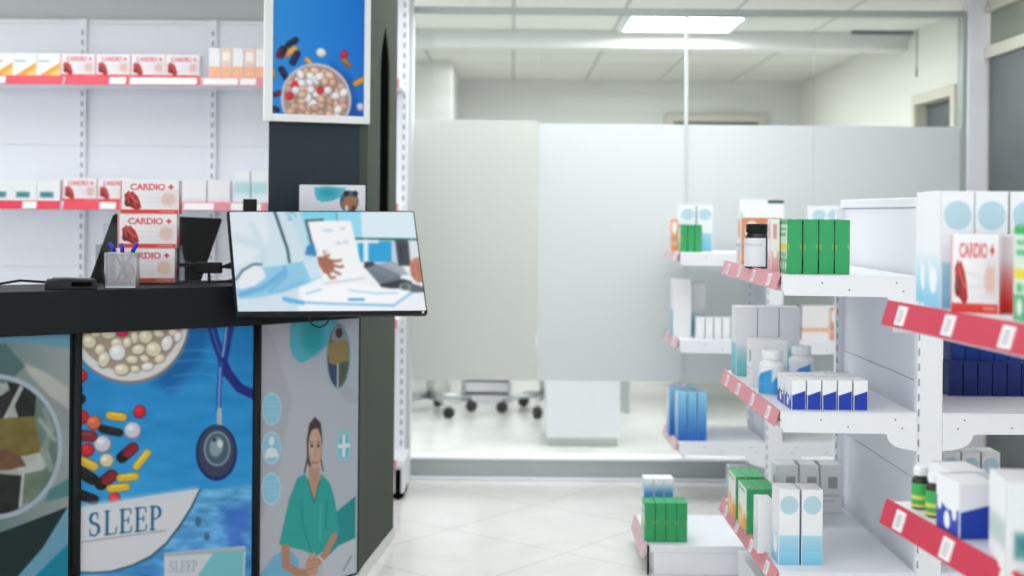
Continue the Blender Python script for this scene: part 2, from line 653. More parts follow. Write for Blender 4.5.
def art_cardio(nx=116, ny=70, wide=True):
    c = Canvas(nx, ny, (0, 1, 0, .62), (236, 233, 236))
    c.hgrad(.1, .95, (240, 238, 240), (222, 216, 220), c.polymask([(.28, .16), (1, .16), (1, .54), (.28, .54)], 8))
    c.line([(.30, .30), (.7, .33), (.96, .27)], .012, (205, 200, 205), 2, .6)
    c.line([(.30, .42), (.7, .40), (.96, .44)], .012, (206, 200, 205), 2, .6)
    c.text('CARDIO', .17, .175, .11, .60, (205, 58, 66), .03)
    c.rect(.855, .885, .075, .165, (205, 58, 66))
    c.rect(.825, .915, .105, .135, (205, 58, 66))
    # heart organ
    c.poly([(.07, .26), (.12, .22), (.14, .19), (.17, .23), (.21, .20), (.24, .24), (.29, .29), (.33, .38), (.36, .50), (.32, .555), (.26, .55), (.17, .50), (.10, .43), (.075, .34)], (182, 52, 52))
    c.ell(.15, .40, .075, .10, (120, 44, 46), 25)
    c.ell(.25, .47, .08, .06, (150, 44, 46), 40)
    c.line([(.15, .24), (.20, .34), (.30, .42)], .022, (222, 110, 104), 1.4)
    c.line([(.22, .25), (.22, .34), (.27, .50)], .014, (214, 96, 92), 1.4)
    c.line([(.13, .30), (.14, .42)], .015, (210, 120, 112), 1.6)
    # hand drawing
    c.poly([(.72, .30), (.76, .24), (.80, .22), (.85, .23), (.92, .26), (.95, .35), (.92, .44), (.84, .48), (.75, .45), (.70, .38)], (224, 190, 178), 5, .85)
    for k in range(4):
        c.line([(.75 + .045 * k, .27), (.74 + .05 * k, .42)], .010, (204, 156, 144), 2.5, .6)
    c.rect(0, 1, .545, .62, (222, 66, 58))
    c.rect(.68, .94, .57, .59, (240, 170, 160), .8)
    c.rect(0, .02, 0, .62, (214, 60, 66), .75)
    return c


def art_cardio_side(n=10):
    c = Canvas(n, 30, (0, 1, 0, 1), (232, 228, 232))
    c.vgrad(.3, .9, (226, 214, 218), (214, 60, 62))
    return c


def art_circle(nx=26, ny=92):
    c = Canvas(nx, ny, (0, 1, 0, 3.55), (238, 239, 243))
    lo = c.polymask([(0, 2.15), (1, 2.15), (1, 3.6), (0, 3.6)], 1)
    c.vgrad(1.9, 3.5, (196, 226, 238), (126, 196, 226), lo)
    for k in range(8):
        c.rect(.08, .92, 2.25 + .09 * k, 2.28 + .09 * k, (120, 180, 212), .55)
    c.ell(.5, .72, .44, .44, (182, 212, 224))
    return c


def art_circle_side(nx=26, ny=92):
    c = Canvas(nx, ny, (0, 1, 0, 3.55), (236, 237, 242))
    c.vgrad(1.8, 3.4, (236, 238, 243), (140, 204, 232), c.polymask([(0, 1.8), (1, 1.8), (1, 3.6), (0, 3.6)], 1))
    c.ell(.55, 2.72, .24, .42, (240, 244, 248))
    c.line([(.3, 2.2), (.36, 2.5)], .08, (240, 244, 248))
    return c


def art_green_side(nx=24, ny=48):
    c = Canvas(nx, ny, (0, 1, 0, 2), (214, 232, 214))
    c.rect(0, 1, 0, .18, (66, 176, 106))
    c.rect(.1, .9, .30, .40, (90, 180, 120), .8)
    c.rect(.1, .8, .50, .62, (70, 170, 110), .8)
    c.rect(0, 1, .90, 1.12, (232, 214, 70))
    for k in range(3):
        c.rect(.1 + .28 * k, .3 + .28 * k, 1.22, 1.40, (88, 182, 122), .9)
    c.rect(0, 1, 1.45, 2, (60, 168, 104), .8)
    for k in range(3):
        c.ell(.2 + .3 * k, 1.72, .09, .18, (226, 238, 226))
    return c


def art_green_front(nx=12, ny=36):
    c = Canvas(nx, ny, (0, 1, 0, 3), (58, 162, 102))
    c.rect(.0, .07, 1.38, 1.62, (232, 214, 70))
    c.rect(.93, 1.0, 1.38, 1.62, (232, 214, 70))
    return c


def art_flame_side(nx=36, ny=52):
    c = Canvas(nx, ny, (0, 1, 0, 1.45), (240, 238, 236))
    c.poly([(.0, 1.3), (.05, .95), (.22, .62), (.30, .85), (.42, .70), (.55, 1.1), (.6, 1.45), (0, 1.45)], (244, 178, 96), 2)
    c.poly([(.6, 1.45), (.62, 1.05), (.8, .78), (.88, 1.0), (1, .95), (1, 1.45)], (240, 160, 80), 2)
    c.ell(.25, 1.15, .12, .2, (250, 220, 150), 0, 3)
    c.rect(.1, .8, .1, .2, (110, 180, 130), .7)
    c.rect(0, .06, 0, 1.45, (74, 176, 112))
    return c


def art_diag(nx=24, ny=48, c0=(238, 239, 243), c1=(38, 66, 172)):
    c = Canvas(nx, ny, (0, 1, 0, 2), c0)
    c.poly([(0, 1.02), (1, .70), (1, 2), (0, 2)], c1)
    return c


def art_drops(nx=34, ny=46):
    c = Canvas(nx, ny, (0, 1, 0, 1.3), (238, 239, 244))
    c.poly([(0, .48), (.25, .62), (.5, .72), (.75, .70), (1, .62), (1, 1.3), (0, 1.3)], (50, 72, 172))
    for x, y, rx, ry in ((.14, .62, .10, .20), (.48, .98, .13, .22), (.80, .72, .10, .2)):
        c.ell(x, y, rx, ry, (240, 241, 246))
    return c


def art_bluegrad(nx=10, ny=36):
    c = Canvas(nx, ny, (0, 1, 0, 3.6), (120, 190, 230))
    c.vgrad(.2, 3.4, (140, 204, 236), (44, 104, 190))
    c.rect(0, 1, 1.7, 1.9, (90, 156, 214), .5)
    return c


def art_bluewhite_side(nx=12, ny=36):
    c = Canvas(nx, ny, (0, 1, 0, 3.6), (236, 240, 246))
    c.vgrad(1.5, 3.5, (224, 234, 244), (90, 150, 214))
    c.rect(.7, .85, .4, 3.0, (96, 160, 214), .8)
    return c


def art_barcode(nx=40, ny=40):
    c = Canvas(nx, ny, (0, 1, 0, 1), (236, 236, 238))
    for k in range(9):
        c.rect(.42 + .045 * k, .445 + .045 * k, .25, .48, (90, 92, 96), .9)
    c.rect(.1, .9, .62, .66, (200, 202, 206))
    c.rect(.1, .7, .74, .77, (205, 206, 210))
    return c


def art_band(nx, ny, cols, ys):
    c = Canvas(nx, ny, (0, 1, 0, 1), cols[0])
    for y, k in zip(ys, cols[1:]):
        c.rect(-.1, 1.1, y, 1.1, k)
    return c


def art_orange(nx=24, ny=40):
    c = Canvas(nx, ny, (0, 1, 0, 1.7), (236, 158, 112))
    c.ell(.5, .45, .34, .34, (250, 240, 234))
    c.rect(0, 1, 1.0, 1.1, (120, 150, 210), .5)
    c.rect(.15, .85, 1.25, 1.32, (250, 230, 216), .8)
    return c


def art_orange_side(nx=12, ny=40):
    c = Canvas(nx, ny, (0, 1, 0, 1.7), (238, 236, 238))
    c.rect(.3, .75, .1, .7, (232, 150, 110), .7)
    c.rect(0, 1, .95, 1.05, (120, 150, 210), .6)
    c.rect(.3, .8, 1.15, 1.55, (236, 170, 130), .7)
    return c


def art_triangle(nx=48, ny=40):
    c = Canvas(nx, ny, (0, 1, 0, 1), (236, 238, 240))
    c.poly([(0, 1), (1, .38), (1, 1)], (246, 166, 66))
    c.poly([(.42, 1), (.95, .6), (1, .62), (1, 1)], (246, 208, 126), 2)
    c.rect(.05, .55, .28, .38, (176, 184, 190), .7)
    return c


def art_patch(nx=40, ny=30):
    c = Canvas(nx, ny, (0, 1, 0, .8), (230, 234, 236))
    c.rect(.12, .72, .44, .68, (96, 154, 154))
    c.rect(.2, .6, .5, .6, (70, 126, 132))
    return c


def art_orangebottom(nx=20, ny=50, orange=False):
    c = Canvas(nx, ny, (0, 1, 0, 2), (244, 242, 244) if not orange else (244, 214, 190))
    if orange:
        c.rect(.15, .8, .25, .8, (250, 246, 244))
        c.rect(0, 1, 1.0, 1.2, (236, 206, 214))
    c.rect(0, 1, 1.2, 2, (246, 188, 148))
    return c


def art_teal(nx=16, ny=50):
    c = Canvas(nx, ny, (0, 1, 0, 3.2), (236, 237, 242))
    c.vgrad(1.7, 3.2, (150, 210, 218), (92, 186, 198), c.polymask([(0, 1.7), (1, 1.7), (1, 3.3), (0, 3.3)]))
    return c


def art_palette(nx=14, ny=40):
    c = Canvas(nx, ny, (0, 1, 0, 3), (242, 238, 240))
    c.rect(.2, .7, .25, 1.1, (228, 140, 150), .8)
    c.vgrad(1.8, 3, (240, 190, 196), (238, 156, 164), c.polymask([(0, 1.8), (1, 1.8), (1, 3), (0, 3)]))
    c.ell(.5, 1.9, .25, .3, (246, 240, 240))
    return c


def pens_art():
    pass


CARDIO = carton('cardio_carton', .192, .06, .113, art_cardio().soften(1), left=art_cardio_side(), right=art_cardio_side())
CARDIO_FAR = carton('cardio_carton_shelf', .162, .06, .110, art_cardio(52, 32), left=art_cardio_side())
CARDIO_BIG = carton('cardio_carton_tall', .086, .06, .146, art_cardio(80, 80), left=art_cardio_side(), right=art_cardio_side())
CIRCLE = carton('circle_carton', .064, .10, .228, art_circle(), left=art_circle_side(), right=art_circle_side())
GREEN = carton('green_carton', .044, .115, .165, art_green_front(), left=art_green_side(), right=art_green_front(), base=(58, 162, 102))
GREEN_LOW = carton('green_carton_low', .039, .10, .148, art_green_front(), left=art_green_side(), right=art_green_front(), base=(58, 162, 102))
GREEN_FAR = carton('green_carton_far', .031, .08, .128, art_green_front(), left=art_green_side(), right=art_green_front(), base=(58, 162, 102))
FLAME = carton('flame_carton', .032, .165, .150, art_green_front(8, 20), left=art_flame_side(), base=(78, 180, 116))
DIAG = carton('diagonal_carton', .0425, .10, .090, art_diag(), left=art_drops(), right=art_diag())
DIAG_BIG = carton('diagonal_carton_big', .072, .10, .102, art_diag(44, 60), left=art_drops(44, 60), right=art_diag(44, 60))
BLUE = carton('blue_carton', .042, .10, .225, art_bluegrad(), left=art_bluewhite_side(), base=(150, 200, 232))
BLUE_LOW = carton('blue_white_carton', .038, .08, .205, art_band(6, 30, [(238, 240, 246), (86, 150, 206)], [.17]), left=art_bluewhite_side())
NAVY = carton('navy_carton', .0445, .09, .108, art_band(10, 20, [(34, 50, 122), (28, 42, 108)], [.5]), base=(36, 52, 126))
ORANGE = carton('orange_carton', .075, .10, .168, art_orange(), left=art_orange_side())
ORANGE_FAR = carton('orange_carton_far', .036, .08, .155, art_orange(12, 30), left=art_orange_side())
BAR = carton('barcode_carton', .085, .09, .17, art_barcode(), left=art_barcode())
BAR_SMALL = carton('small_barcode_carton', .12, .10, .16, None, left=art_barcode())
PLAIN = carton('plain_white_carton', .045, .07, .17, None, left=art_band(8, 20, [(236, 236, 240), (214, 216, 222)], [.5]))
TEAL = carton('teal_carton', .075, .10, .250, art_band(8, 40, [(238, 239, 243), (170, 216, 222), (128, 200, 208)], [.60, .75]), left=art_teal())
TEAL_FAR = carton('teal_carton_far', .085, .10, .275, None, left=art_teal())
SLIM = carton('slim_white_carton', .0355, .07, .100, art_band(8, 12, [(240, 241, 244), (226, 228, 234)], [.8]))
STRIPE = carton('orange_stripe_carton', .085, .08, .16, art_band(12, 24, [(240, 238, 238), (240, 172, 130), (238, 236, 236)], [.66, .76]), left=art_band(12, 24, [(240, 238, 238), (240, 172, 130), (238, 236, 236)], [.66, .76]))
PINK = carton('pink_carton', .027, .05, .165, art_palette(), left=art_palette())
TRI = carton('orange_triangle_carton', .1105, .06, .112, art_triangle())
PATCH = carton('teal_patch_carton', .1105, .06, .100, art_patch())
OB_W = carton('peach_base_carton', .053, .06, .142, art_orangebottom())
OB_O = carton('peach_carton', .053, .06, .142, art_orangebottom(orange=True))
FAINT = carton('pale_carton', .105, .06, .105, art_band(10, 16, [(238, 238, 241), (226, 214, 220)], [.82]))
PALETEAL = carton('pale_teal_carton', .075, .06, .150, art_band(10, 20, [(240, 243, 245), (186, 222, 228), (222, 238, 242)], [.35, .7]))
ORD = ['first', 'second', 'third', 'fourth', 'fifth', 'sixth', 'seventh', 'eighth']


def put(me, name, label, cat, px, py, Yf, z, group=None, rotz=0., w=None, d=None):
    """stand a carton with the left edge of its front face at column px, front at distance Yf, on a surface of height z"""
    bb = np.array([v.co[:] for v in me.vertices])
    ww, dd = (bb[:, 0].max() - bb[:, 0].min()), (bb[:, 1].max() - bb[:, 1].min())
    o = link(name, me, None, (XA(px, py, Yf) + ww / 2, Yf + dd / 2, z), rotz)
    return tag(o, label, cat, group)


# ------------------------------------------------------------------ room shell
CEIL = 2.45
XW = 2.385
YG = 6.60          # glass partition
YB = 10.80         # back wall of the office
b = MB()
b.box(-5, XW + .1, -1.5, YB + .1, -.06, 0)
struct(b.build('floor', M['floor']))
b = MB()
b.box(-5, XW + .1, -1.5, YB + .1, CEIL, CEIL + .06)
struct(b.build('ceiling', M['ceil']))
b = MB()
b.box(-1.70, XW + .1, YB, YB + .1, 0, CEIL)
struct(b.build('wall_back', M['officewall']))
b = MB()
b.box(-1.70, -1.60, YG + .02, YB, 0, CEIL)
struct(b.build('wall_left', M['officewall']))
b = MB()
b.box(-5, -.50, YG - .12, YG - .02, 0, CEIL)
struct(b.build('wall_behind_counter', M['greywall']))
b = MB()
b.box(-1.6, -.45, 9.5, YB, 0, CEIL, 0, .003)
struct(b.build('wall_alcove', M['officewall']))
# right wall with its two door openings
b = MB()
x0, x1 = XW, XW + .1
b.box(x0, x1, -1.5, 5.15, 0, CEIL)
b.box(x0, x1, 5.15, 6.54, 2.40, CEIL)
b.box(x0, x1, 6.54, 6.98, 0, CEIL)
b.box(x0, x1, 6.98, 7.72, 2.06, CEIL)
b.box(x0, x1, 7.72, YB, 0, CEIL)
struct(b.build('wall_right', M['whitewall']))


def side_door(name, y0, y1, ztop, transom=None, rec=.055, jamb=.06):
    d = MB()
    d.box(XW + rec, XW + rec + .035, y0 + .06, y1 - jamb, .01, ztop - .06, 0, .002)
    root = struct(d.build(name, M['door']))
    f = MB()
    f.box(XW - .02, XW + .1, y0, y0 + .06, 0, ztop, 0, .004)
    f.box(XW - .0 if jamb < .03 else XW - .02, XW + .1, y1 - jamb, y1, 0, ztop - .06, 0, .002)
    f.box(XW - .02, XW + .1, y0 + .06, y1, ztop - .06, ztop, 0, .004)
    f.build('door_frame', M['beige'], root)
    h = MB()
    h.tube([(XW + rec, y0 + .13, 1.0), (XW + .01, y0 + .13, 1.0), (XW + .01, y0 + .24, 1.0)], .009)
    h.build('door_handle', M['steel'], root)
    if transom:
        g = MB()
        g.box(XW + rec, XW + rec + .01, y0 + .02, y1 - .02, ztop, transom - .03)
        g.build('transom_pane', M['transom'], root)
        t = MB()
        t.box(XW - .02, XW + .1, y0, y1, transom - .03, transom, 0, .004)
        t.build('transom_frame', M['beige'], root)
    return root


side_door('door_1', 6.98, 7.72, 2.06)
side_door('door_2', 5.15, 6.54, 2.20, 2.40, .005, .012)
# door in the back wall of the office
b = MB()
b.box(1.33, 2.03, YB - .03, YB - .01, .01, 2.10)
d3 = struct(b.build('door_3', M['door']))
b = MB()
b.box(1.26, 1.33, YB - .05, YB, 0, 2.17, 0, .004)
b.box(2.03, 2.10, YB - .05, YB, 0, 2.17, 0, .004)
b.box(1.33, 2.03, YB - .05, YB, 2.11, 2.17, 0, .004)
b.build('door_frame', M['beige'], d3)

# bulkhead across the office ceiling and the dark return slot beside it
b = MB()
b.box(-1.6, XW, 7.86, 8.02, 2.35, CEIL - .001, 0, .004)
struct(b.build('trim_1', M['officewall']))
b = MB()
b.box(0, .36, 0, .05, -.02, 0, 0, .002)
vt = tag(b.build('ceiling_vent', M['ink'], None, (2.02, 7.74, CEIL - .001)), 'dark slot vent in the office ceiling beside the right wall', 'vent')
b = MB()
b.tube([(2.385, 7.68, CEIL - .001), (2.387, 7.68, 2.3), (2.38, 7.675, 2.17)], .006)
tag(b.build('hanging_cable', M['ink']), 'thin dark cable hanging from the office ceiling near the side door', 'cable')

# ------------------------------------------------------------------ glass partition
XL, XR = -.525, 2.29
b = MB()
b.box(XL, XR, YG - .05, YG + .05, 0, .10, 0, .004)
part = struct(b.build('window_1', M['alu']))
b = MB()
b.box(XL, XR + .0, YG - .03, YG + .03, 2.355, 2.385, 0, .003)
b.build('top_rail', M['alu'], part)
b = MB()
b.box(XL, XR, YG - .07, YG - .05, .0, .018, 0, .003)
b.box(XL, XR, YG - .055, YG + .07, .10, .112, 0, .003)
b.build('sill', M['white'], part)
joints = [XA(537, 250, YG), XA(685, 250, YG), XA(812, 250, YG)]
xs = [XL] + joints + [XR]
for i in range(4):
    b = MB()
    b.box(xs[i] + .00005, xs[i + 1] - .00005, YG - .005, YG + .005, .112, 2.355)
    pane = b.build('glass_pane', M['glass'], part)
    b = MB()
    b.box(xs[i] + .001, xs[i + 1] - .001, YG - .012, YG - .008, .497, 1.80 if i else 1.815)
    b.build('frosted_film', M['frost2' if i == 0 else 'frost'], pane)
for x in joints[1:2]:
    b = MB()
    b.box(x - .007, x + .007, YG - .012, YG + .012, .112, 2.355, 0, .002)
    b.build('joint_profile', M['joint'], part)
b = MB()
b.box(XR, XW - .001, YG - .06, YG + .06, 0, CEIL, 0, .004)
b.build('end_post', M['white'], part)
b = MB()
b.box(XR - .022, XR, YG - .04, YG + .04, .10, 2.38, 0, .002)
b.build('side_channel', M['alu'], part)

# ------------------------------------------------------------------ office ceiling light
t = thing('ceiling_light', 'bright square fluorescent panel in the ceiling behind the glass', 'ceiling light', (.965, 7.46, CEIL))
b = MB()
b.box(-.335, .335, -.31, -.285, -.02, 0, 0, .003)
b.box(-.335, .335, .285, .31, -.02, 0, 0, .003)
b.box(-.335, -.31, -.285, .285, -.02, 0, 0, .003)
b.box(.31, .335, -.285, .285, -.02, 0, 0, .003)
b.build('light_frame', M['white'], t)
b = MB()
b.box(-.31, .31, -.285, .285, -.012, -.002)
b.build('diffuser', M['diffuser'], t)
for k in range(3):
    b = MB()
    b.box(-.3, .3, -.16 + .15 * k, -.152 + .15 * k, -.03, -.012)
    b.build('louvre', M['steel'], t)

# ------------------------------------------------------------------ office furniture seen through the glass
def office_chair(x, y, rz, label):
    t = thing('office_chair', label, 'office chair', (x, y, 0), rz, 'office chairs behind the glass')
    b = MB()
    for k in range(5):
        a = 2 * PI * k / 5 + .3
        b.tube([(0, 0, .12), (.15 * math.cos(a), .15 * math.sin(a), .11), (.28 * math.cos(a), .28 * math.sin(a), .085)], [.022, .018, .014])
    b.tube([(0, 0, .09), (0, 0, .42)], .025)
    b.build('star_base', M['steel'], t)
    for k in range(5):
        a = 2 * PI * k / 5 + .3
        c = MB()
        n0 = len(c.v)
        c.lathe([(.012, -.022), (.035, -.02), (.038, 0), (.035, .02), (.012, .022)], 0, 14)
        c.xform(Matrix.Translation((.28 * math.cos(a), .28 * math.sin(a), .038)) @ Matrix.Rotation(a + .6, 4, 'Z') @ Matrix.Rotation(PI / 2, 4, 'X'))
        c.build('castor', M['plasticm'], t)
    b = MB()
    b.box(-.24, .24, -.23, .23, .42, .50, 0, .03)
    b.build('seat', M['white'], t)
    b = MB()
    b.box(-.22, .22, .215, .265, .58, 1.02, 0, .022)
    b.tube([(0, .1, .44), (0, .25, .46), (0, .265, .7)], .02, 0)
    b.build('backrest', M['white'], t)


office_chair(XA(430, 412, 8.7), 8.72, R(-150), 'white swivel chair farthest left behind the frosted glass')
office_chair(XA(543, 400, 8.78), 8.78, R(100), 'white swivel chair partly behind the white cabinet in the office')
# white cabinet
cx = XA(583, 445, 7.5)
t = thing('cabinet', 'plain white cabinet standing near the middle of the glass partition', 'cabinet', (cx, 7.5, 0))
b = MB()
b.box(-.212, .212, 0, .5, .05, .86, 0, .004)
b.build('cabinet_body', M['white'], t)
b = MB()
b.box(-.2, .2, .02, .48, 0, .05)
b.build('kick_plate', M['plinth'], t)
b = MB()
b.box(-.22, .22, -.01, .51, .86, .885, 0, .004)
b.build('cabinet_top', M['white'], t)
# desk
t = thing('desk', 'white office desk with dark underside right of the white cabinet', 'desk', (1.05, 9.1, 0))
b = MB()
b.box(-.32, 1.0, -.35, .35, .71, .74, 0, .004)
b.build('desktop', M['white'], t)
b = MB()
b.box(-.26, .92, .2, .22, .2, .70)
b.build('modesty_panel', M['ink'], t)
for sx in (-.27, .91):
    for sy in (-.3, .3):
        b = MB()
        b.box(sx - .025, sx + .025, sy - .025, sy + .025, 0, .71, 0, .003)
        b.build('leg', M['steel'], t)
# low white drawer unit with papers
cx = XA(486, 400, 9.12)
t = thing('paper_tray', 'low white tray unit holding paper on the office floor', 'paper tray', (cx, 9.12, 0))
b = MB()
b.box(-.18, .18, 0, .4, 0, .012, 0, .002)
for z in (.012, .11, .20):
    b.box(-.18, .18, 0, .4, z + .075, z + .085, 0, .002)
    b.box(-.18, -.17, 0, .4, z, z + .08)
    b.box(.17, .18, 0, .4, z, z + .08)
b.build('tray_frame', M['white'], t)
b = MB()
b.box(-.16, .16, .02, .36, .013, .06)
b.box(-.15, .16, .02, .36, .11 - .012, .15)
b.build('paper_stack', M['tag'], t)

# ------------------------------------------------------------------ wall shelving behind the counter
ws = thing('wall_shelving', 'long white wall shelving with red price rails behind the counter', 'shelving unit', (0, 0, 0))
WX0, WX1, WY0, WY1 = -3.0, -.53, 6.07, 6.40
b = MB()
z = .16
while z < 2.27:
    b.box(WX0, WX1 - .05, WY1 + .005, WY1 + .025, z, min(z + .299, 2.28))
    z += .3
b.box(WX0, WX1 - .05, WY1 + .025, WY1 + .03, .1, 2.28)
b.build('back_panel', M['peg'], ws)
for px in (-47, 83, 213, 330, 404):
    x = XA(px, 150, WY1)
    b = MB()
    zt = 2.28 if px < 400 else 2.40
    b.box(x - .018 - (.02 if px > 400 else 0), x + .018, WY1 - .02, WY1 + .004, .1, zt, 0, .002)
    n = 0
    z = .2
    while z < zt - .05:
        b.box(x - .005, x + .005, WY1 - .0215, WY1 - .0195, z, z + .026, 1)
        z += .05
    b.build('upright', [M['white'], M['slot']], ws)
WSH = {1: 1.964, 2: 1.381, 3: .84, 4: .185}
for k, h in WSH.items():
    b = MB()
    b.box(WX0, WX1 + (.04 if k == 4 else 0), WY0, WY1 - .02, h - .03, h, 0, .002)
    if k == 4:
        b.box(WX0, WX1 + .035, WY0 + .01, WY1, .03, h - .03, 0, .002)
        b.box(WX0, WX1 + .03, WY0 + .04, WY1 - .02, 0, .03, 1)
        b.box(WX1 - .005, WX1 + .02, WY0 + .004, WY0 + .01, .0, h - .045, 1)
    b.build('shelf', [M['white'], M['void']], ws)
    spans = {1: [(-60, 62.5), (65, 199.5), (201.5, 264)], 2: [(-60, 61), (64.5, 178), (180, 268)]}.get(k, [(-60, 62), (64, 200), (202, 401)])
    if k in (1, 2):
        spans += [(270, 400)]
    for a, c in spans:
        xa, xb = XA(a, 150, WY0), min(XA(c, 150, WY0), WX1 + .0)
        b = MB()
        b.prism([(WY0 - .004, h + .004), (WY0 - .016, h - .036), (WY0 - .013, h - .038), (WY0, h + .003)], 'x', xa, xb)
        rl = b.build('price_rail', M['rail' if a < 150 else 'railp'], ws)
        tags = {(1, -60): [(-40, -24), (-8, 6)], (1, 65): [(110, 126), (130, 197)], (1, 201.5): [(203, 238), (240, 256)],  # wide strips are glare on the rail put in as white, narrow ones tags
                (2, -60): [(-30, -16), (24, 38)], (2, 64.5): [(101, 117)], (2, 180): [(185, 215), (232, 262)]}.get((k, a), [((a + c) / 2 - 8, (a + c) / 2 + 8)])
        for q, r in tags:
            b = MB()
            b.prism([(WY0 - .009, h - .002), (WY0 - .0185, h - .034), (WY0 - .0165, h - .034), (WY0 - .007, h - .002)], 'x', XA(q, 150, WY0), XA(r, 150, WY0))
            b.build('price_tag_or_glare', M['tag'], rl)

G1 = 'cartons on the upper wall shelf'
G2 = 'cartons on the lower wall shelf'
for i, px in enumerate((-15, 13.0, 36.8)):
    put(TRI, 'medicine_carton', ['white and orange triangle carton cut by the left edge of the photo', 'white and orange triangle carton in the middle of three on the upper wall shelf', 'white and orange triangle carton beside the red heart cartons on the upper wall shelf'][i], 'box', px if i else -16 + 5.5, 60, 6.10, WSH[1], G1)
for i, px in enumerate((60.5, 95.5, 130.5, 165)):
    put(CARDIO_FAR, 'cardio_carton', ORD[i] + ' from left of four heart cartons on the upper wall shelf', 'box', px, 60, 6.10, WSH[1], G1)
for i, px in enumerate((209, 220.7, 232.4, 244.1, 255.8)):
    put(OB_O if i in (1, 3) else OB_W, 'medicine_carton', ORD[i] + ' from left of five narrow peach cartons on the upper wall shelf', 'box', px, 60, 6.10, WSH[1], G1)
for i, px in enumerate((-16 + 5.5, 13.0, 36.8)):
    put(PATCH, 'medicine_carton', ['white carton with a teal patch cut by the left edge, lower wall shelf', 'white carton with a teal patch, middle one on the lower wall shelf', 'white carton with a teal patch beside a heart carton, lower wall shelf'][i], 'box', px, 190, 6.10, WSH[2], G2)
for i, px in enumerate((62, 97)):
    put(CARDIO_FAR, 'cardio_carton', ['heart carton beside the teal patch cartons on the lower wall shelf', 'heart carton behind the counter stack on the lower wall shelf'][i], 'box', px, 190, 6.10, WSH[2], G2)
for i, px in enumerate((184, 207.5)):
    put(FAINT, 'medicine_carton', ['pale blank carton just right of the counter stack, lower wall shelf', 'pale blank carton beside the pale teal cartons, lower wall shelf'][i], 'box', px, 190, 6.10, WSH[2], G2)
for i, px in enumerate((234, 251)):
    put(PALETEAL, 'medicine_carton', ['left pale teal carton behind the screen post, lower wall shelf', 'right pale teal carton beside the dark pillar, lower wall shelf'][i], 'box', px, 190, 6.10, WSH[2], G2)

# ------------------------------------------------------------------ counter
A0, B0, C0, D0 = Vector((-2.10, 3.459)), Vector((-1.316, 3.962)), Vector((-.830, 4.302)), Vector((-.54, 4.62))
ctr = thing('service_counter', 'dark pharmacy counter with printed poster panels on its front', 'counter', (-1.2, 4.2, 0))
CL = Vector((1.2, -4.2, 0))


def cbuild(b, name, m, parent=None):
    b.v = [tuple(Vector(p) + CL) for p in b.v]
    return b.build(name, m, parent or ctr)


def inset(pts, d):
    out = []
    for i, p in enumerate(pts):
        ns = []
        for a, c in ((i - 1, i), (i, i + 1)):
            if a >= 0 and c < len(pts):
                t = (pts[c] - pts[a]).normalized()
                ns.append(Vector((-t.y, t.x)))
        n = sum(ns, Vector((0, 0))).normalized()
        out.append(p + n * (d / n.dot(ns[0])))
    return out


front = [A0, B0, C0, D0]
back = inset(front, .38)
ledge = front + [Vector((-.538, 4.665)), Vector((-.86, 4.665)), back[2] + Vector((.03, 0)), back[1], back[0]]
b = MB()
b.prism([(p.x, p.y) for p in ledge], 'z', .968, 1.10, 0, None, .003)
cbuild(b, 'ledge', M['black'])
fb = inset(front, .022)
fb[-1] = Vector((-.545, 4.66))
body = fb + [Vector((-.545, 4.672)), Vector((-.86, 4.672)), back[2] + Vector((.02, 0)), back[1], back[0]]
b = MB()
b.prism([(p.x, p.y) for p in body], 'z', .045, .968)
cbuild(b, 'counter_body', M['body'])
ip = inset(front, .035)
b = MB()
b.prism([(p.x, p.y) for p in ip[:3] + [Vector((-.538, 4.66)), Vector((-.86, 4.67)), back[2], back[1], back[0]]], 'z', 0, .045)
cbuild(b, 'plinth', M['plinth'])
wk = inset(front[:3], .382)
wk2 = inset(front[:3], .90)
b = MB()
b.prism([(p.x, p.y) for p in wk + [Vector((-1.35, 4.95))] + [wk2[1], wk2[0]]], 'z', .72, .75)
cbuild(b, 'worktop', M['body'])


def blend(a, c, t):
    return tuple(a[i] + (c[i] - a[i]) * t for i in range(3))


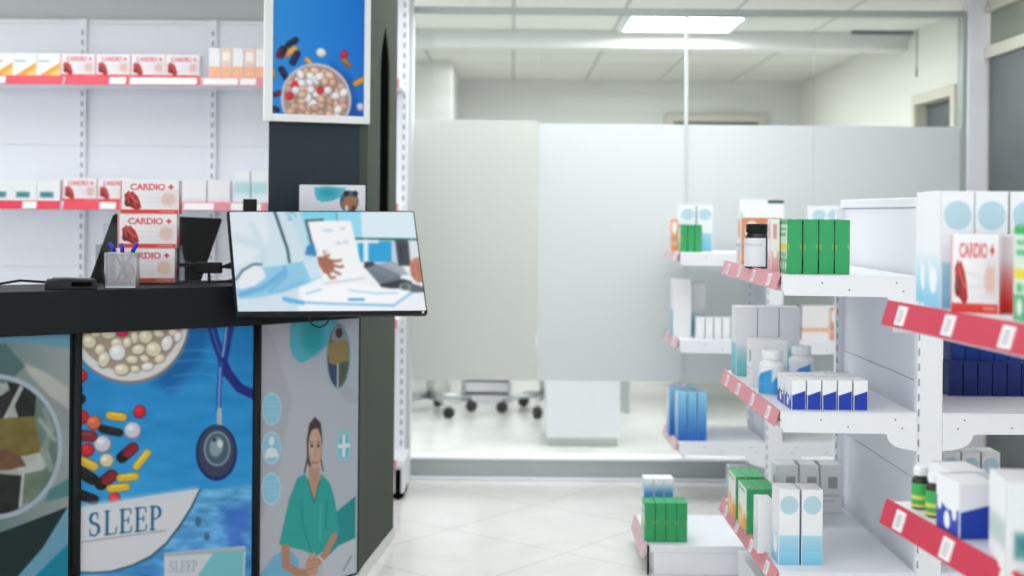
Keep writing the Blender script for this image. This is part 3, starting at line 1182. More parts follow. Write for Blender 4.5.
# ---- poster artwork (coordinates follow the photograph)
def poster_clipboard(ext, slope):
    c = Canvas(190, 330, ext, (158, 172, 172), slope=slope)
    c.hgrad(-10, 72, (112, 140, 140), (170, 178, 178))
    c.poly([(0, 340), (26, 366), (70, 395), (70, 430), (-60, 430), (-60, 330)], (150, 160, 158), 8, .6)
    c.poly([(-60, 325), (72, 325), (72, 348), (30, 344), (-60, 340)], (110, 168, 194), 2)
    c.poly([(-60, 344), (4, 344), (24, 366), (10, 380), (-60, 375)], (84, 116, 116), 3)
    c.poly([(24, 364), (45, 372), (70, 388), (72, 410), (50, 396), (26, 372)], (200, 202, 198), 4)
    c.poly([(50, 490), (72, 478), (72, 496), (46, 502)], (86, 140, 144), 3)
    c.ell(-8, 447, 72, 73, (186, 202, 216))
    c.ell(-8, 447, 67, 68, (96, 110, 104))
    m = c.polymask([(-8 + 66.5 * math.cos(a), 447 + 67.5 * math.sin(a)) for a in np.linspace(0, 2 * PI, 60)])
    keep = c.img.copy()
    c.poly([(-90, 370), (60, 370), (60, 520), (-90, 520)], (44, 50, 50))
    c.poly([(-75, 380), (60, 380), (60, 515), (-75, 515)], (112, 132, 124))
    c.poly([(-60, 384), (2, 384), (14, 380), (36, 392), (34, 420), (30, 510), (-60, 515)], (182, 190, 184), 2)
    c.poly([(6, 382), (22, 384), (36, 396), (34, 420), (18, 418)], (34, 34, 36), 1.5)
    c.poly([(-60, 400), (0, 396), (14, 386), (8, 420), (-10, 420)], (40, 42, 44), 1.5)
    c.line([(20, 388), (4, 420)], 5, (190, 196, 192))
    c.poly([(-60, 470), (22, 476), (20, 515), (-60, 515)], (34, 34, 36), 2)
    c.poly([(24, 450), (48, 448), (52, 460), (44, 470), (22, 475), (14, 468)], (200, 204, 200), 2)
    c.line([(46, 410), (52, 430), (44, 452), (52, 468)], 7, (150, 164, 158), 4)
    c.line([(40, 420), (56, 440)], 4, (176, 188, 182), 4)
    c.poly([(24, 474), (22, 505), (40, 500), (42, 472)], (120, 136, 120), 2)
    c.line([(23, 474), (20, 508)], 3, (200, 208, 206))
    c.poly([(-60, 424), (34, 416), (41, 452), (26, 456), (-60, 458)], (128, 116, 62))
    c.poly([(-60, 452), (4, 450), (20, 456), (26, 466), (10, 470), (-60, 474)], (120, 84, 64), 2)
    c.noise(.12, .12, 10, 4)
    c.img = keep * (1 - m[..., None]) + c.img * m[..., None]
    c.poly([(-60, 540), (0, 533), (70, 507), (72, 660), (-60, 660)], (22, 46, 48))
    c.poly([(70, 507), (44, 548), (18, 577), (-40, 660), (80, 660), (80, 500)], (122, 178, 206))
    c.poly([(72, 543), (36, 577), (-20, 660), (80, 660)], (6, 146, 176))
    return c


def pill_bowl(c, cx, cy, r, seed, pale=(226, 214, 196), n=60, ry=None, mix=True):
    rg = random.Random(seed)
    ry = ry or r
    c.ell(cx, cy, r, ry, (214, 200, 206))
    c.ell(cx, cy, r * .93, ry * .93, (170, 146, 140))
    pts = []
    tries = 0
    while len(pts) < n and tries < 4000:
        tries += 1
        a, q = rg.random() * 2 * PI, math.sqrt(rg.random())
        p = (cx + math.cos(a) * q * r * .82, cy + math.sin(a) * q * ry * .82)
        if all(math.hypot(p[0] - o[0], p[1] - o[1]) > r * .165 for o in pts):
            pts.append(p)
    for i, p in enumerate(pts):
        k = rg.random()
        col = pale if k < .76 else ((206, 54, 66) if (k < .78 and mix) else (238, 234, 236))
        if col == pale:
            kk = .86 + .2 * rg.random()
            col = tuple(min(255, v * kk) for v in pale)
        shade_ball(c, p[0], p[1], r * (.125 + .03 * rg.random()), ry * .112, col, rg.random() * 180)


def poster_sleep(ext, slope):
    c = Canvas(210, 345, ext, (30, 132, 206), slope=slope)
    c.vgrad(325, 520, (36, 134, 200), (52, 158, 220))
    c.noise(.05, .12, 10, 3)
    c.poly([(185, 325), (212, 325), (200, 360), (170, 392), (150, 384), (178, 350)], (16, 92, 158), 14, .8)
    for y in (352, 362, 376, 388):
        c.line([(165 + y % 9, y), (196, y - 4 + y % 5), (214, y)], 1.0, (120, 186, 232), 3, .5)
    # bowl of tablets at the top
    c.ell(129, 322, 58, 62, (150, 130, 130), soft=5)
    c.ell(128, 319, 58, 62, (224, 222, 222))
    c.ell(128, 317, 53, 55, (168, 150, 132))
    rg = random.Random(11)
    cr = (224, 214, 190)
    for (x, y, rx, ry, a, k) in [(90, 342, 7, 8, -30, 0), (100, 350, 5, 6, 20, 0), (108, 334, 8, 6, 10, 0), (121, 333, 5.5, 4, 0, 2), (133, 338, 4, 7, 0, 0), (144, 337, 7.5, 8, 20, 0),
                                 (157, 334, 6, 4, 10, 0), (165, 344, 6, 9, 20, 1), (171, 333, 5, 4, 0, 0), (104, 360, 6, 9, 10, 0), (116, 344, 6, 6, 0, 0), (117, 353, 8.5, 9.5, 0, 1),
                                 (126, 343, 4.5, 6, 20, 0), (137, 350, 7, 5.5, -15, 0), (131, 360, 6.5, 4.5, 5, 0), (143, 359, 5, 4, 20, 0), (152, 350, 8.5, 8.5, 0, 0), (158, 359, 6, 4.5, -30, 0),
                                 (121, 370, 8, 6.5, 0, 0), (134, 369.5, 5, 4, 0, 0), (146, 367, 6.5, 4.5, -12, 1), (96, 334, 5, 4, 0, 0), (176, 337, 4, 6, 20, 1)]:
        shade_ball(c, x, y, rx, ry, (cr, (234, 232, 232), (222, 44, 92))[k], a)
    # stethoscope
    c.line([(209, 322), (214, 340), (222, 360), (224, 372)], 9, (22, 52, 128))
    c.line([(209, 322), (214, 340), (222, 360)], 2, (60, 100, 180), 2)
    c.line([(230, 322), (226, 345), (222, 365)], 9, (26, 58, 140))
    c.line([(226, 325), (223, 350), (220, 365)], 2, (150, 190, 226), 1.5)
    c.line([(222, 362), (228, 374), (240, 388), (256, 395)], 9.5, (34, 44, 122))
    c.line([(220, 364), (218.5, 390), (218, 410)], 5, (36, 80, 160))
    c.line([(219.5, 368), (218, 408)], 1.6, (150, 190, 226), 1.5)
    c.line([(219, 410), (219, 426)], 5, (176, 188, 200))
    c.ell(216.5, 453, 21.5, 28, (24, 40, 92))
    c.ell(216.5, 452, 19, 25.5, (58, 68, 92))
    c.ell(217, 449, 14, 17.5, (146, 160, 172))
    c.ell(217, 449, 12, 15.5, (72, 94, 112))
    c.ell(216, 447, 7, 10, (142, 162, 172), 10, 3)
    c.ell(220, 444, 3, 4, (216, 224, 228), 0, 2)
    c.ell(214, 440, 2, 2, (30, 50, 70))
    # scattered tablets
    for (x, y, r, col) in [(82, 376, 6.5, (206, 40, 56)), (79, 389, 5, (196, 36, 50)), (83, 417, 7, (206, 40, 56)), (138.5, 412, 6.2, (206, 40, 56)), (89, 450, 6.5, (206, 40, 56)),
                           (95, 423, 7, (214, 112, 78)), (132, 431, 8.5, (208, 208, 222)), (103.5, 444.5, 8.5, (208, 208, 222)), (107.5, 461, 7, (222, 206, 178)), (115, 499, 6, (214, 56, 70))]:
        shade_ball(c, x, y, r, r * 1.06, col)
    capsule(c, 116, 416.5, 12, 9, 8, (222, 178, 60))
    capsule(c, 111, 431, 16, 8, 14, (28, 26, 30), (40, 28, 30))
    capsule(c, 87, 436, 12, 11, 5, (130, 46, 50))
    capsule(c, 80, 401, 6, 10, -40, (26, 24, 28))
    capsule(c, 88, 463, 16, 9.5, 26, (222, 180, 66))
    capsule(c, 127, 453, 14, 11, -42, (36, 20, 26), (150, 36, 50))
    capsule(c, 141, 460, 17, 8, -52, (226, 190, 72))
    capsule(c, 107, 480, 13, 12, -40, (34, 20, 26), (140, 36, 46))
    capsule(c, 127.5, 477.5, 14, 8.5, -6, (224, 186, 66))
    capsule(c, 118.5, 488, 15, 8.5, -6, (224, 186, 66))
    capsule(c, 86, 474, 20, 11, 34, (22, 22, 26))
    capsule(c, 86, 496, 20, 10, 22, (22, 22, 26))
    # water corner
    w = c.polymask([(186, 505), (203, 490), (225, 488), (254, 484), (254, 640), (78, 640), (78, 570)], 3)
    c.vgrad(485, 576, (110, 184, 230), (84, 156, 222), w)
    c.noise(.06, .17, 26, 9, w)
    c.noise(.13, .34, 15, 5, w)
    c.noise(.3, .7, 6, 6, w)
    c.poly([(222, 508), (254, 504), (254, 530), (226, 532)], (52, 98, 196), 12, .7)
    c.poly([(228, 532), (240, 528), (250, 548), (230, 548)], (58, 106, 204), 8, .7)
    c.ell(198, 522, 3, 5, (62, 110, 126), 0, 2)
    c.ell(207, 537, 2.6, 4, (62, 110, 126), 0, 2)
    # white swoosh
    sw = [(78, 508), (110, 503), (150, 496), (199, 489), (190, 507), (178, 526), (165, 543), (150, 556), (132, 565), (112, 571), (95, 572), (78, 571)]
    c.line([(199, 490), (191, 508), (179, 527), (166, 544), (151, 557), (133, 566), (112, 572), (95, 573), (78, 572)], 2.4, (66, 100, 112))
    c.poly(sw, (222, 222, 228))
    c.poly([(78, 504), (110, 500), (150, 494), (198, 487), (186, 496), (150, 502), (78, 512)], (206, 220, 234), 6, .6)
    c.serif_sleep(90, 537, 24, 73, (20, 92, 132), -.105)
    c.line([(85, 542), (165, 531)], 1.3, (150, 156, 166), 1.2, .9)
    # small printed pack at the foot
    c.poly([(164, 553), (248, 546), (246, 640), (164, 640)], (214, 218, 224))
    c.poly([(164, 553), (248, 547), (247, 552), (164, 557)], (176, 186, 192))
    c.poly([(215, 552), (246, 551), (244, 640), (188, 640), (198, 576)], (126, 196, 204))
    c.serif_sleep(169, 573, 11, 29, (140, 168, 186), -.04)
    return c


def poster_nurse(ext, slope):
    c = Canvas(180, 360, ext, (188, 192, 204), slope=slope)
    c.hgrad(262, 357, (190, 190, 200), (186, 194, 204))
    c.poly([(258, 318), (268, 326), (276, 345), (292, 400), (280, 470), (258, 540)], (172, 176, 184), 5, .6)
    c.ell(352, 395, 12, 8, (172, 178, 188), 30, 4, .6)
    # teal blob
    c.poly([(292, 312), (340, 312), (336, 330), (330, 343), (318, 352), (308, 360), (300, 363), (293, 357), (289, 345), (290, 328)], (92, 184, 204), 1.6)
    c.ell(312, 336, 11, 18, (40, 158, 168), 0, 14, .8)
    # oval photograph
    c.ell(338.5, 356, 12.5, 33, (120, 176, 196))
    m = c.polymask([(338.5 + 11.3 * math.cos(a), 356 + 31.5 * math.sin(a)) for a in np.linspace(0, 2 * PI, 40)])
    keep = c.img.copy()
    c.rect(320, 356, 320, 395, (92, 104, 116))
    c.poly([(326, 345), (336, 340), (348, 342), (350, 360), (330, 366)], (156, 138, 92))
    c.poly([(325, 362), (337, 366), (337, 392), (325, 392)], (66, 80, 112))
    c.poly([(339, 366), (352, 362), (352, 392), (339, 392)], (96, 98, 84))
    c.line([(338, 364), (338, 392)], 1.6, (206, 212, 216))
    c.poly([(330, 340), (334, 326), (344, 326), (349, 342)], (150, 150, 146), 2)
    c.ell(339, 333, 3.5, 5, (64, 56, 52))
    c.img = keep * (1 - m[..., None]) + c.img * m[..., None]
    # round icons
    for (x, y) in ((273, 409), (273, 448), (273, 489)):
        c.ell(x, y, 8.6, 15.5, (150, 204, 228))
        c.ring(x, y, 8.6, 1.0, (186, 222, 236), 15.5)
    for k in range(4):
        c.line([(268, 402 + 4.6 * k), (278, 401.5 + 4.6 * k)], .8, (176, 216, 234))
        c.line([(268, 482 + 4.6 * k), (278, 481.5 + 4.6 * k)], .8, (176, 216, 234))
    c.ell(273, 441, 2.6, 4.6, (232, 238, 242))
    c.poly([(266.5, 458), (268, 450), (273, 447), (278, 450), (279.5, 457)], (232, 238, 242))
    c.ell(345, 446, 7, 16.5, (120, 196, 214))
    c.ring(345, 446, 6.2, .9, (170, 218, 230), 14.5)
    c.line([(345, 436), (345, 456)], 3.2, (236, 242, 244))
    c.line([(340.6, 446.5), (349.6, 445.5)], 4.2, (236, 242, 244))
    # ground swoosh
    c.poly([(262, 576), (276, 556), (290, 548), (300, 560), (300, 620), (262, 620)], (120, 184, 214), 2)
    c.poly([(338, 512), (358, 496), (358, 540), (322, 560)], (44, 146, 148), 1.6)
    c.poly([(324, 562), (340, 546), (358, 538), (358, 620), (324, 620)], (200, 206, 214), 2)
    c.line([(346, 570), (354, 556)], 2, (150, 158, 166))
    # woman in a scrub top: hair, face, neck, top, arms, clasped hands
    c.poly([(307.5, 462), (307, 440), (309.5, 424), (315, 417), (321, 423), (322.8, 440), (322, 458), (318, 466), (310, 468)], (78, 68, 66), 1.6)
    c.line([(308, 458), (305, 473)], 1.5, (84, 74, 72))
    c.line([(321.5, 460), (323.5, 471)], 1.3, (84, 74, 72))
    c.poly([(310, 466), (320, 466), (321, 484), (314, 500), (308, 484)], (188, 148, 130), 1.6)
    c.ell(315.5, 448, 6.8, 21.5, (200, 166, 150), 0, 2)
    c.ell(313.5, 444, 3.4, 12, (212, 180, 164), 0, 5, .7)
    c.poly([(308, 440), (309, 426), (315, 419), (321, 427), (322, 438), (318, 428), (312, 430)], (70, 62, 60))
    for x in (312.2, 318.6):
        c.ell(x, 446, 1.3, 1.6, (70, 52, 48))
        c.line([(x - 2, 442.4), (x + 2, 442.2)], .8, (104, 80, 72))
    c.line([(315.6, 447), (315.2, 455), (316.6, 456)], .7, (170, 126, 112))
    c.line([(312.6, 463), (318.6, 462.6)], 1.6, (180, 112, 108), 1.6)
    c.poly([(306, 474), (298, 478), (290, 500), (281, 544), (284, 546), (302, 550), (318, 556), (334, 546), (341, 530), (336, 500), (331, 484), (322, 474), (315, 502)], (52, 166, 160), 1.4)
    c.poly([(315, 502), (309, 478), (312, 476), (316, 496), (320, 476), (322, 478)], (190, 150, 132))
    c.line([(308, 480), (315, 503), (321, 480)], 1.1, (36, 128, 126))
    c.line([(301, 500), (305, 530), (312, 552)], 1.4, (40, 142, 138), 2)
    c.line([(328, 500), (327, 530)], 1.4, (40, 142, 138), 2)
    c.line([(322, 505), (321, 540)], 2.4, (78, 186, 178), 3, .7)
    c.line([(287, 548), (288, 566), (300, 574), (312, 572)], 8, (186, 138, 116))
    c.line([(336, 536), (326, 556), (316, 566)], 6.5, (190, 142, 120))
    c.poly([(306, 566), (310, 556), (316, 552), (320, 562), (319, 574), (311, 578)], (206, 160, 138))
    for k in range(3):
        c.line([(309, 562 + 4 * k), (318, 560 + 4 * k)], .8, (166, 116, 98))
    c.line([(321, 558), (325, 562)], 1.6, (230, 232, 236))
    return c


def panel(name, pa, pb, cv, t0, t1, mm, label=None, k=.78):
    d = (pb - pa)
    n = Vector((d.y, -d.x)).normalized() * .007
    L = d.length
    a = pa + d * t0 + n
    c = pa + d * t1 + n
    e = n.normalized() * .004
    b = MB()
    # backing board
    b.prism([((a - e).x, (a - e).y), ((c - e).x, (c - e).y), ((c - n * .9).x, (c - n * .9).y), ((a - n * .9).x, (a - n * .9).y)], 'z', .055, .966, 0, (200, 200, 204))
    def pj(p, z):
        v = (EYE - z) * F / p.y
        u = p.x * F / p.y
        return CX + u, CY + v + u * ROLL
    (xa, ya), (xa, yb), (xc, yc), (xc, yd) = pj(a, .966), pj(a, .055), pj(c, .966), pj(c, .055)
    cv = cv((xa, xc, ya, yb), (yc, yd)).soften(1).tone(k, 1.05)
    b.sheet(cv, (a.x, a.y, .966), (c.x, c.y, .966), (a.x, a.y, .055), (c.x, c.y, .055))
    o = cbuild(b, name, mm)
    if label:
        o['label'] = label
    return o


panel('poster_panel', fb[0], fb[1], poster_clipboard, .45, .975, M['film'], 'poster with a round photo of a person holding a clipboard', .76)
panel('poster_panel', fb[1], fb[2], poster_sleep, .022, .975, M['film'], 'blue poster of tablets and a stethoscope reading SLEEP', .87)
panel('poster_panel', fb[2], fb[3], poster_nurse, .035, .985, M['film'], 'grey poster of a person in a green scrub top', .87)
for k, p in enumerate((fb[1], fb[2])):
    b = MB()
    b.tube([(p.x + .004, p.y - .006, .047), (p.x + .004, p.y - .006, .968)], .014, 0, 12)
    cbuild(b, 'divider_strip', M['black'])

# ------------------------------------------------------------------ pillar with the framed poster
FL, FR, BR, BL = Vector((-.877, 4.675)), Vector((-.535, 4.80)), Vector((-.478, 5.36)), Vector((-.877, 5.36))
FR2 = Vector((-.541, 4.68))
pil = thing('pillar', 'dark grey pillar with a tall pointed slot, standing at the end of the counter', 'pillar', (-.68, 5.0, 0))
PL = Vector((.68, -5.0, 0))


def pbuild(b, name, m, parent=None):
    b.v = [tuple(Vector(p) + PL) for p in b.v]
    return b.build(name, m, parent or pil)


d = (BR - FR)
nrm = Vector((d.y, -d.x)).normalized()
core = [FL, FR - nrm * .03, BR - nrm * .03, BL]
b = MB()
b.prism([(p.x, p.y) for p in core], 'z', .045, CEIL - .002)
pbuild(b, 'pillar_core', M['slate'])
# right-hand cladding with the slot cut out of it
L = d.length
s0, s1, zb, zs, zt = .40 * L, .72 * L, 1.02, 1.90, 2.075


def side(pt, off=0.):
    q = FR + d.normalized() * pt[0] + nrm * off
    return (q.x, q.y, pt[1])


arch = [(s0, zs)]
for k in range(1, 9):
    t = k / 8
    arch.append((s0 + (s1 - s0) / 2 * (t ** 1.8), zs + (zt - zs) * t))
arch2 = [(s1 + s0 - p[0], p[1]) for p in arch]
TOP = CEIL - .002
left = [(0, .045), (s0, .045), (s0, zb)] + arch + [(s0 + (s1 - s0) / 2, TOP), (0, TOP)]
right = [(s1, .045), (L, .045), (L, TOP), (s0 + (s1 - s0) / 2, TOP)] + list(reversed(arch2)) + [(s1, zb)]
mid = [(s0, .045), (s1, .045), (s1, zb), (s0, zb)]
b = MB()
for poly in (left, right, mid):
    bm = bmesh.new()
    lo = [bm.verts.new(side(p, -.03)) for p in poly]
    hi = [bm.verts.new(side(p, 0)) for p in poly]
    n = len(poly)
    bm.faces.new(lo)
    bm.faces.new(hi)
    for i in range(n):
        bm.faces.new((lo[i], lo[(i + 1) % n], hi[(i + 1) % n], hi[i]))
    bmesh.ops.recalc_face_normals(bm, faces=bm.faces)
    b.bm(bm)
pbuild(b, 'side_cladding', M['olive'])
b = MB()
bm = bmesh.new()
sl = [(s0, zb)] + arch + list(reversed(arch2))[1:] + [(s1, zb)]
lo = [bm.verts.new(side(p, -.0295)) for p in sl]
hi = [bm.verts.new(side(p, -.006)) for p in sl]
bm.faces.new(lo)
bm.faces.new(hi)
for i in range(len(sl)):
    bm.faces.new((lo[i], lo[(i + 1) % len(sl)], hi[(i + 1) % len(sl)], hi[i]))
bmesh.ops.recalc_face_normals(bm, faces=bm.faces)
b.bm(bm)
o = pbuild(b, 'slot_lining', M['void'])
o['label'] = 'black lining of the slot'
b = MB()
b.prism([((FR2).x, FR2.y), (FR.x, FR.y), ((FR - nrm * .03).x, FR.y), (FR2.x - .03, FR2.y)], 'z', .045, 1.0)
pbuild(b, 'return_panel', M['olive'])
b = MB()
b.prism([(FL.x, FL.y + .02), (FR2.x + .004, FR2.y), (BR.x + .006, BR.y + .01), (BL.x, BL.y)], 'z', 0, .045)
pbuild(b, 'plinth', M['plinth'])

# framed poster hanging on the pillar face
fd = (FR - FL).normalized()
fn = Vector((fd.y, -fd.x))
fp = thing('framed_poster', 'white framed poster of a pill bowl on blue, hung on the dark pillar', 'poster', (FL.x, FL.y, 1.6), math.atan2(fd.y, fd.x))
FW = (FR - FL).length
z0, z1 = ZA(300, 122.5, 4.72) - 1.6, CEIL - .03 - 1.6
x0, x1, ba, bc = -.022, FW + .001, .030, .022
b = MB()
b.box(x0, x0 + ba, -.028, -.002, z0, z1, 0, .002)
b.box(x1 - bc, x1, -.028, -.002, z0, z1, 0, .002)
b.box(x0 + ba, x1 - bc, -.028, -.002, z0, z0 + .027, 0, .002)
b.box(x0 + ba, x1 - bc, -.028, -.002, z1 - .03, z1, 0, .002)
b.build('frame', M['frame'], fp)


def poster_bowl():
    c = Canvas(130, 260, (271, 362, -70, 116.5), (20, 128, 222))
    c.hgrad(270, 364, (56, 154, 226), (0, 106, 206))
    c.vgrad(-70, 116, (30, 140, 226), (24, 122, 214), np.full(c.X.shape, .4))
    c.poly([(330, 66), (350, 80), (360, 116), (330, 116)], (8, 70, 150), 12, .7)
    capsule(c, 290, 47, 9, 6, -35, (22, 34, 62))
    capsule(c, 289, 55.5, 9, 6.4, -38, (224, 150, 62), (222, 160, 90))
    capsule(c, 280, 57, 6, 8, -60, (120, 34, 52), (40, 26, 48))
    capsule(c, 293, 62, 9, 7, -62, (20, 40, 78))
    capsule(c, 282, 77, 8, 6.5, 60, (34, 32, 74))
    capsule(c, 306, 64, 4, 5.5, 40, (206, 160, 96))
    capsule(c, 344, 64, 8, 6, 42, (172, 116, 70), (140, 100, 66))
    capsule(c, 357.5, 82, 9, 6, -32, (222, 140, 50))
    capsule(c, 276, 97, 5, 5, -20, (96, 30, 60))
    capsule(c, 274, 112, 5, 5, 20, (30, 34, 70))
    capsule(c, 271.5, 77, 6, 5, 80, (190, 140, 70))
    shade_ball(c, 319, 55.5, 5.2, 4.8, (222, 222, 232))
    shade_ball(c, 342, 56, 3.9, 3.9, (208, 28, 56))
    shade_ball(c, 359, 107, 4, 4.4, (196, 190, 220))
    pill_bowl(c, 314.5, 101, 35, 5, (220, 176, 156), 90, 35)
    for x, y in ((293, 88), (318, 92), (288, 99)):
        shade_ball(c, x, y, 3.8, 3.8, (210, 40, 60))
    for x, y in ((308, 85), (309, 92), (326, 92), (300, 86), (334, 97), (294, 93)):
        shade_ball(c, x, y, 4.2, 4.0, (232, 226, 238))
    return c


b = MB()
b.box(x0 + ba, x1 - bc, -.016, -.003, z0 + .027, z1 - .03, 0, 0, (30, 110, 200))
b.sheet(poster_bowl().soften(2), (x0 + ba, -.0168, z1 - .03), (x1 - bc, -.0168, z1 - .03), (x0 + ba, -.0168, z0 + .027), (x1 - bc, -.0168, z0 + .027))
b.build('picture', M['film'], fp)

# ------------------------------------------------------------------ promotion screen in front of the counter
BLp = PT(238, 311.5, 4.15)
rv = Vector((.589, .27, -.011))
dy = .15
TLp = PT(229.5, 212, 4.15 + dy)
TRp = PT(413, 212, 4.15 + dy + .262)
BRp = PT(426, 310.5, 4.15 + .268)
sc_root = thing('display_screen', 'wide tilted screen showing a person in a white coat, mounted at the counter edge', 'screen', tuple((BLp + BRp) / 2))
O = Vector(sc_root.location)


def screen_art():
    c = Canvas(250, 140, (229, 427, 212, 311), (224, 236, 242))
    # coordinates are sheared along with the tilted frame
    c.X = 229 + 184 * (np.linspace(0, 1, 251)[None, :]) + (c.Y - 212) / 99 * (9 + 4 * np.linspace(0, 1, 251)[None, :])
    c.a = 184 / 250
    c.vgrad(212, 311, (222, 236, 243), (238, 244, 248))
    # background: cupboard, window strip
    c.rect(296, 336, 205, 262, (128, 214, 238))
    c.rect(334, 360, 205, 262, (150, 220, 242))
    c.line([(333.5, 205), (334.5, 232)], .8, (60, 120, 140))
    c.poly([(358, 205), (416, 205), (420, 241), (360, 240)], (220, 240, 248))
    c.poly([(352, 238.5), (424, 239.5), (424, 241.5), (352, 240.5)], (24, 84, 70))
    c.rect(356, 395, 242, 263, (44, 164, 216))
    c.rect(361, 366, 240, 266, (232, 240, 244))
    c.rect(350, 377, 240.5, 244, (230, 240, 244))
    c.rect(390, 396, 242, 266, (190, 216, 232))
    c.poly([(394, 241), (408, 241.5), (410, 267), (397, 267)], (70, 74, 82))
    c.poly([(408, 241), (422, 241), (424, 272), (411, 270)], (222, 232, 236))
    c.line([(400, 246), (401, 262)], 2, (52, 54, 60), 2)
    # table
    c.poly([(228, 300), (300, 285), (340, 270), (430, 266), (440, 315), (228, 315)], (240, 245, 250), 2)
    # white coat
    c.poly([(225, 205), (282, 205), (296, 214), (304, 240), (308, 268), (296, 290), (296, 315), (225, 315)], (208, 226, 236), 2)
    c.poly([(225, 205), (262, 205), (268, 240), (250, 262), (230, 270)], (222, 234, 241), 6)
    c.poly([(281, 205), (296, 205), (304, 236), (300, 250), (290, 222)], (194, 222, 234), 3)
    for k in range(7):
        c.ell(284 + 2.2 * k % 9, 213 + 3.2 * (k % 3), 1, 1, (70, 160, 200))
    c.line([(271, 208), (279, 232), (285, 250), (287, 263)], 2.2, (30, 66, 84))
    c.line([(250, 225), (262, 250), (262, 262)], 5, (196, 216, 228), 6, .7)
    c.line([(236, 238), (254, 246)], 8, (196, 214, 226), 8, .6)
    # patch of dark trim and cuffed sleeve
    c.poly([(262, 268), (280, 266), (300, 262), (312, 256), (322, 259), (325, 274), (306, 284), (284, 292), (262, 297), (240, 299), (236, 290), (250, 284)], (142, 200, 230), 2)
    c.poly([(300, 262), (314, 256), (322, 259), (325, 274), (308, 281)], (206, 230, 242), 3)
    c.line([(240, 295), (262, 288), (280, 274)], 5, (92, 168, 212), 4, .8)
    c.line([(268, 292), (284, 276), (282, 268)], 3, (104, 172, 212), 3, .8)
    c.line([(300, 282), (276, 292)], 3, (120, 184, 220), 3, .8)
    c.poly([(238, 276), (252, 266), (262, 270), (264, 278), (254, 286), (240, 290)], (232, 236, 240), 2)
    c.line([(236, 280), (242, 271), (252, 265), (260, 265)], 1.8, (40, 92, 104))
    # tablet/clipboard
    c.poly([(303, 221), (348, 221), (362, 279), (322, 284), (310, 250)], (246, 248, 250))
    c.line([(303, 221), (312, 256)], 2.2, (70, 74, 82))
    c.line([(304, 221), (320, 220)], 2.0, (66, 80, 92))
    c.line([(322, 284), (362, 279)], 1.2, (190, 196, 204))
    for x, y in ((322, 231), (327, 231), (340, 229), (336, 244), (323, 252), (343, 243)):
        c.ell(x, y, 3, 1.8, (206, 222, 232), 0, 2)
    c.poly([(304, 247), (311, 244), (314, 256), (302, 256)], (60, 130, 190), 2)
    # hand on the clipboard
    hc = (166, 106, 86)
    c.poly([(314, 258), (322, 257), (330, 261), (332, 268), (327, 275), (321, 274), (316, 266)], hc)
    for p in ([(327, 262), (335, 262), (338, 261)], [(329, 266), (338, 268), (340, 267)], [(327, 270), (335, 274), (337, 275)], [(324, 272), (328, 279), (332, 278)], [(320, 259), (326, 256)]):
        c.line(p, 2.5, hc, 2)
    c.line([(322, 256), (321, 252)], 1.2, (200, 70, 80))
    # keyboard, mouse and other hand
    c.poly([(361, 267), (374, 265), (400, 276), (398, 287), (378, 286)], (108, 120, 134))
    c.poly([(378, 285), (402, 280), (412, 283), (402, 289), (379, 290)], (50, 58, 64))
    c.poly([(362, 263), (371, 263), (374, 266), (362, 269)], (46, 52, 58))
    for k in range(5):
        c.line([(366 + 5 * k, 270 + 2.0 * k), (386 + 4.5 * k, 266 + 2.2 * k)], .8, (150, 160, 172))
    c.poly([(366, 266), (390, 262), (402, 268), (408, 276), (396, 276), (378, 268)], (124, 136, 150), 2, .6)
    c.poly([(409, 264), (414, 259), (421, 258), (424, 270), (425, 283), (417, 284), (410, 276)], (196, 134, 112))
    c.line([(412, 266), (414, 280)], 1, (150, 92, 76), 2)
    c.line([(417, 264), (419, 282)], 1, (160, 100, 82), 2)
    c.poly([(398, 288), (410, 284), (424, 288), (424, 293), (404, 294)], (92, 104, 108))
    c.ring(404, 288, 5, 1.6, (150, 162, 168), 3.6)
    # papers
    c.poly([(300, 290), (350, 284), (410, 292), (406, 304), (300, 305)], (250, 251, 253), 2)
    c.line([(286, 302), (330, 304), (392, 306), (412, 293)], 1.8, (110, 182, 226), 2)
    c.line([(282, 299), (300, 303)], 4, (90, 176, 230), 3)
    c.line([(346, 291), (372, 294), (396, 294)], 1.2, (150, 206, 238), 2)
    c.line([(346, 300), (361, 300)], 2.4, (70, 160, 220), 1.4)
    c.line([(304, 294), (318, 290)], 2, (160, 210, 240), 2)
    return c


upv = (TLp - BLp)
nscr = (BRp - BLp).cross(upv).normalized()        # towards the viewer
if nscr.y > 0:
    nscr = -nscr
q = [TLp, TRp, BRp, BLp]
r1 = (BRp - BLp).normalized()
u1 = upv.normalized()
m_ = .0055
case = [TLp - r1 * m_ + u1 * m_, TRp + r1 * m_ + u1 * m_, BRp + r1 * m_ - u1 * .012, BLp - r1 * m_ - u1 * .012]
bm = bmesh.new()
fr = [bm.verts.new(p - nscr * .0008 - O) for p in case]
bk = [bm.verts.new(p - nscr * .024 - O) for p in case]
bm.faces.new(fr)
bm.faces.new(bk)
for i in range(4):
    bm.faces.new((fr[i], fr[(i + 1) % 4], bk[(i + 1) % 4], bk[i]))
bmesh.ops.recalc_face_normals(bm, faces=bm.faces)
bmesh.ops.bevel(bm, geom=bm.edges[:], offset=.0025, segments=2, affect='EDGES')
b = MB()
b.bm(bm)
b.build('screen_case', M['plastic'], sc_root)
b = MB()
ps = [p - O + nscr * .0004 for p in (TLp, TRp, BLp, BRp)]
b.sheet(screen_art().soften(3), *[tuple(p) for p in ps])
b.build('screen_panel', M['screen'], sc_root)
# power dot
b = MB()
pd = BRp - r1 * .012 - u1 * .006 + nscr * .0006 - O
b.box(pd.x - .003, pd.x + .003, pd.y - .001, pd.y + .001, pd.z - .003, pd.z + .003, 0, .0008)
o = b.build('power_light', M['capw'], sc_root)
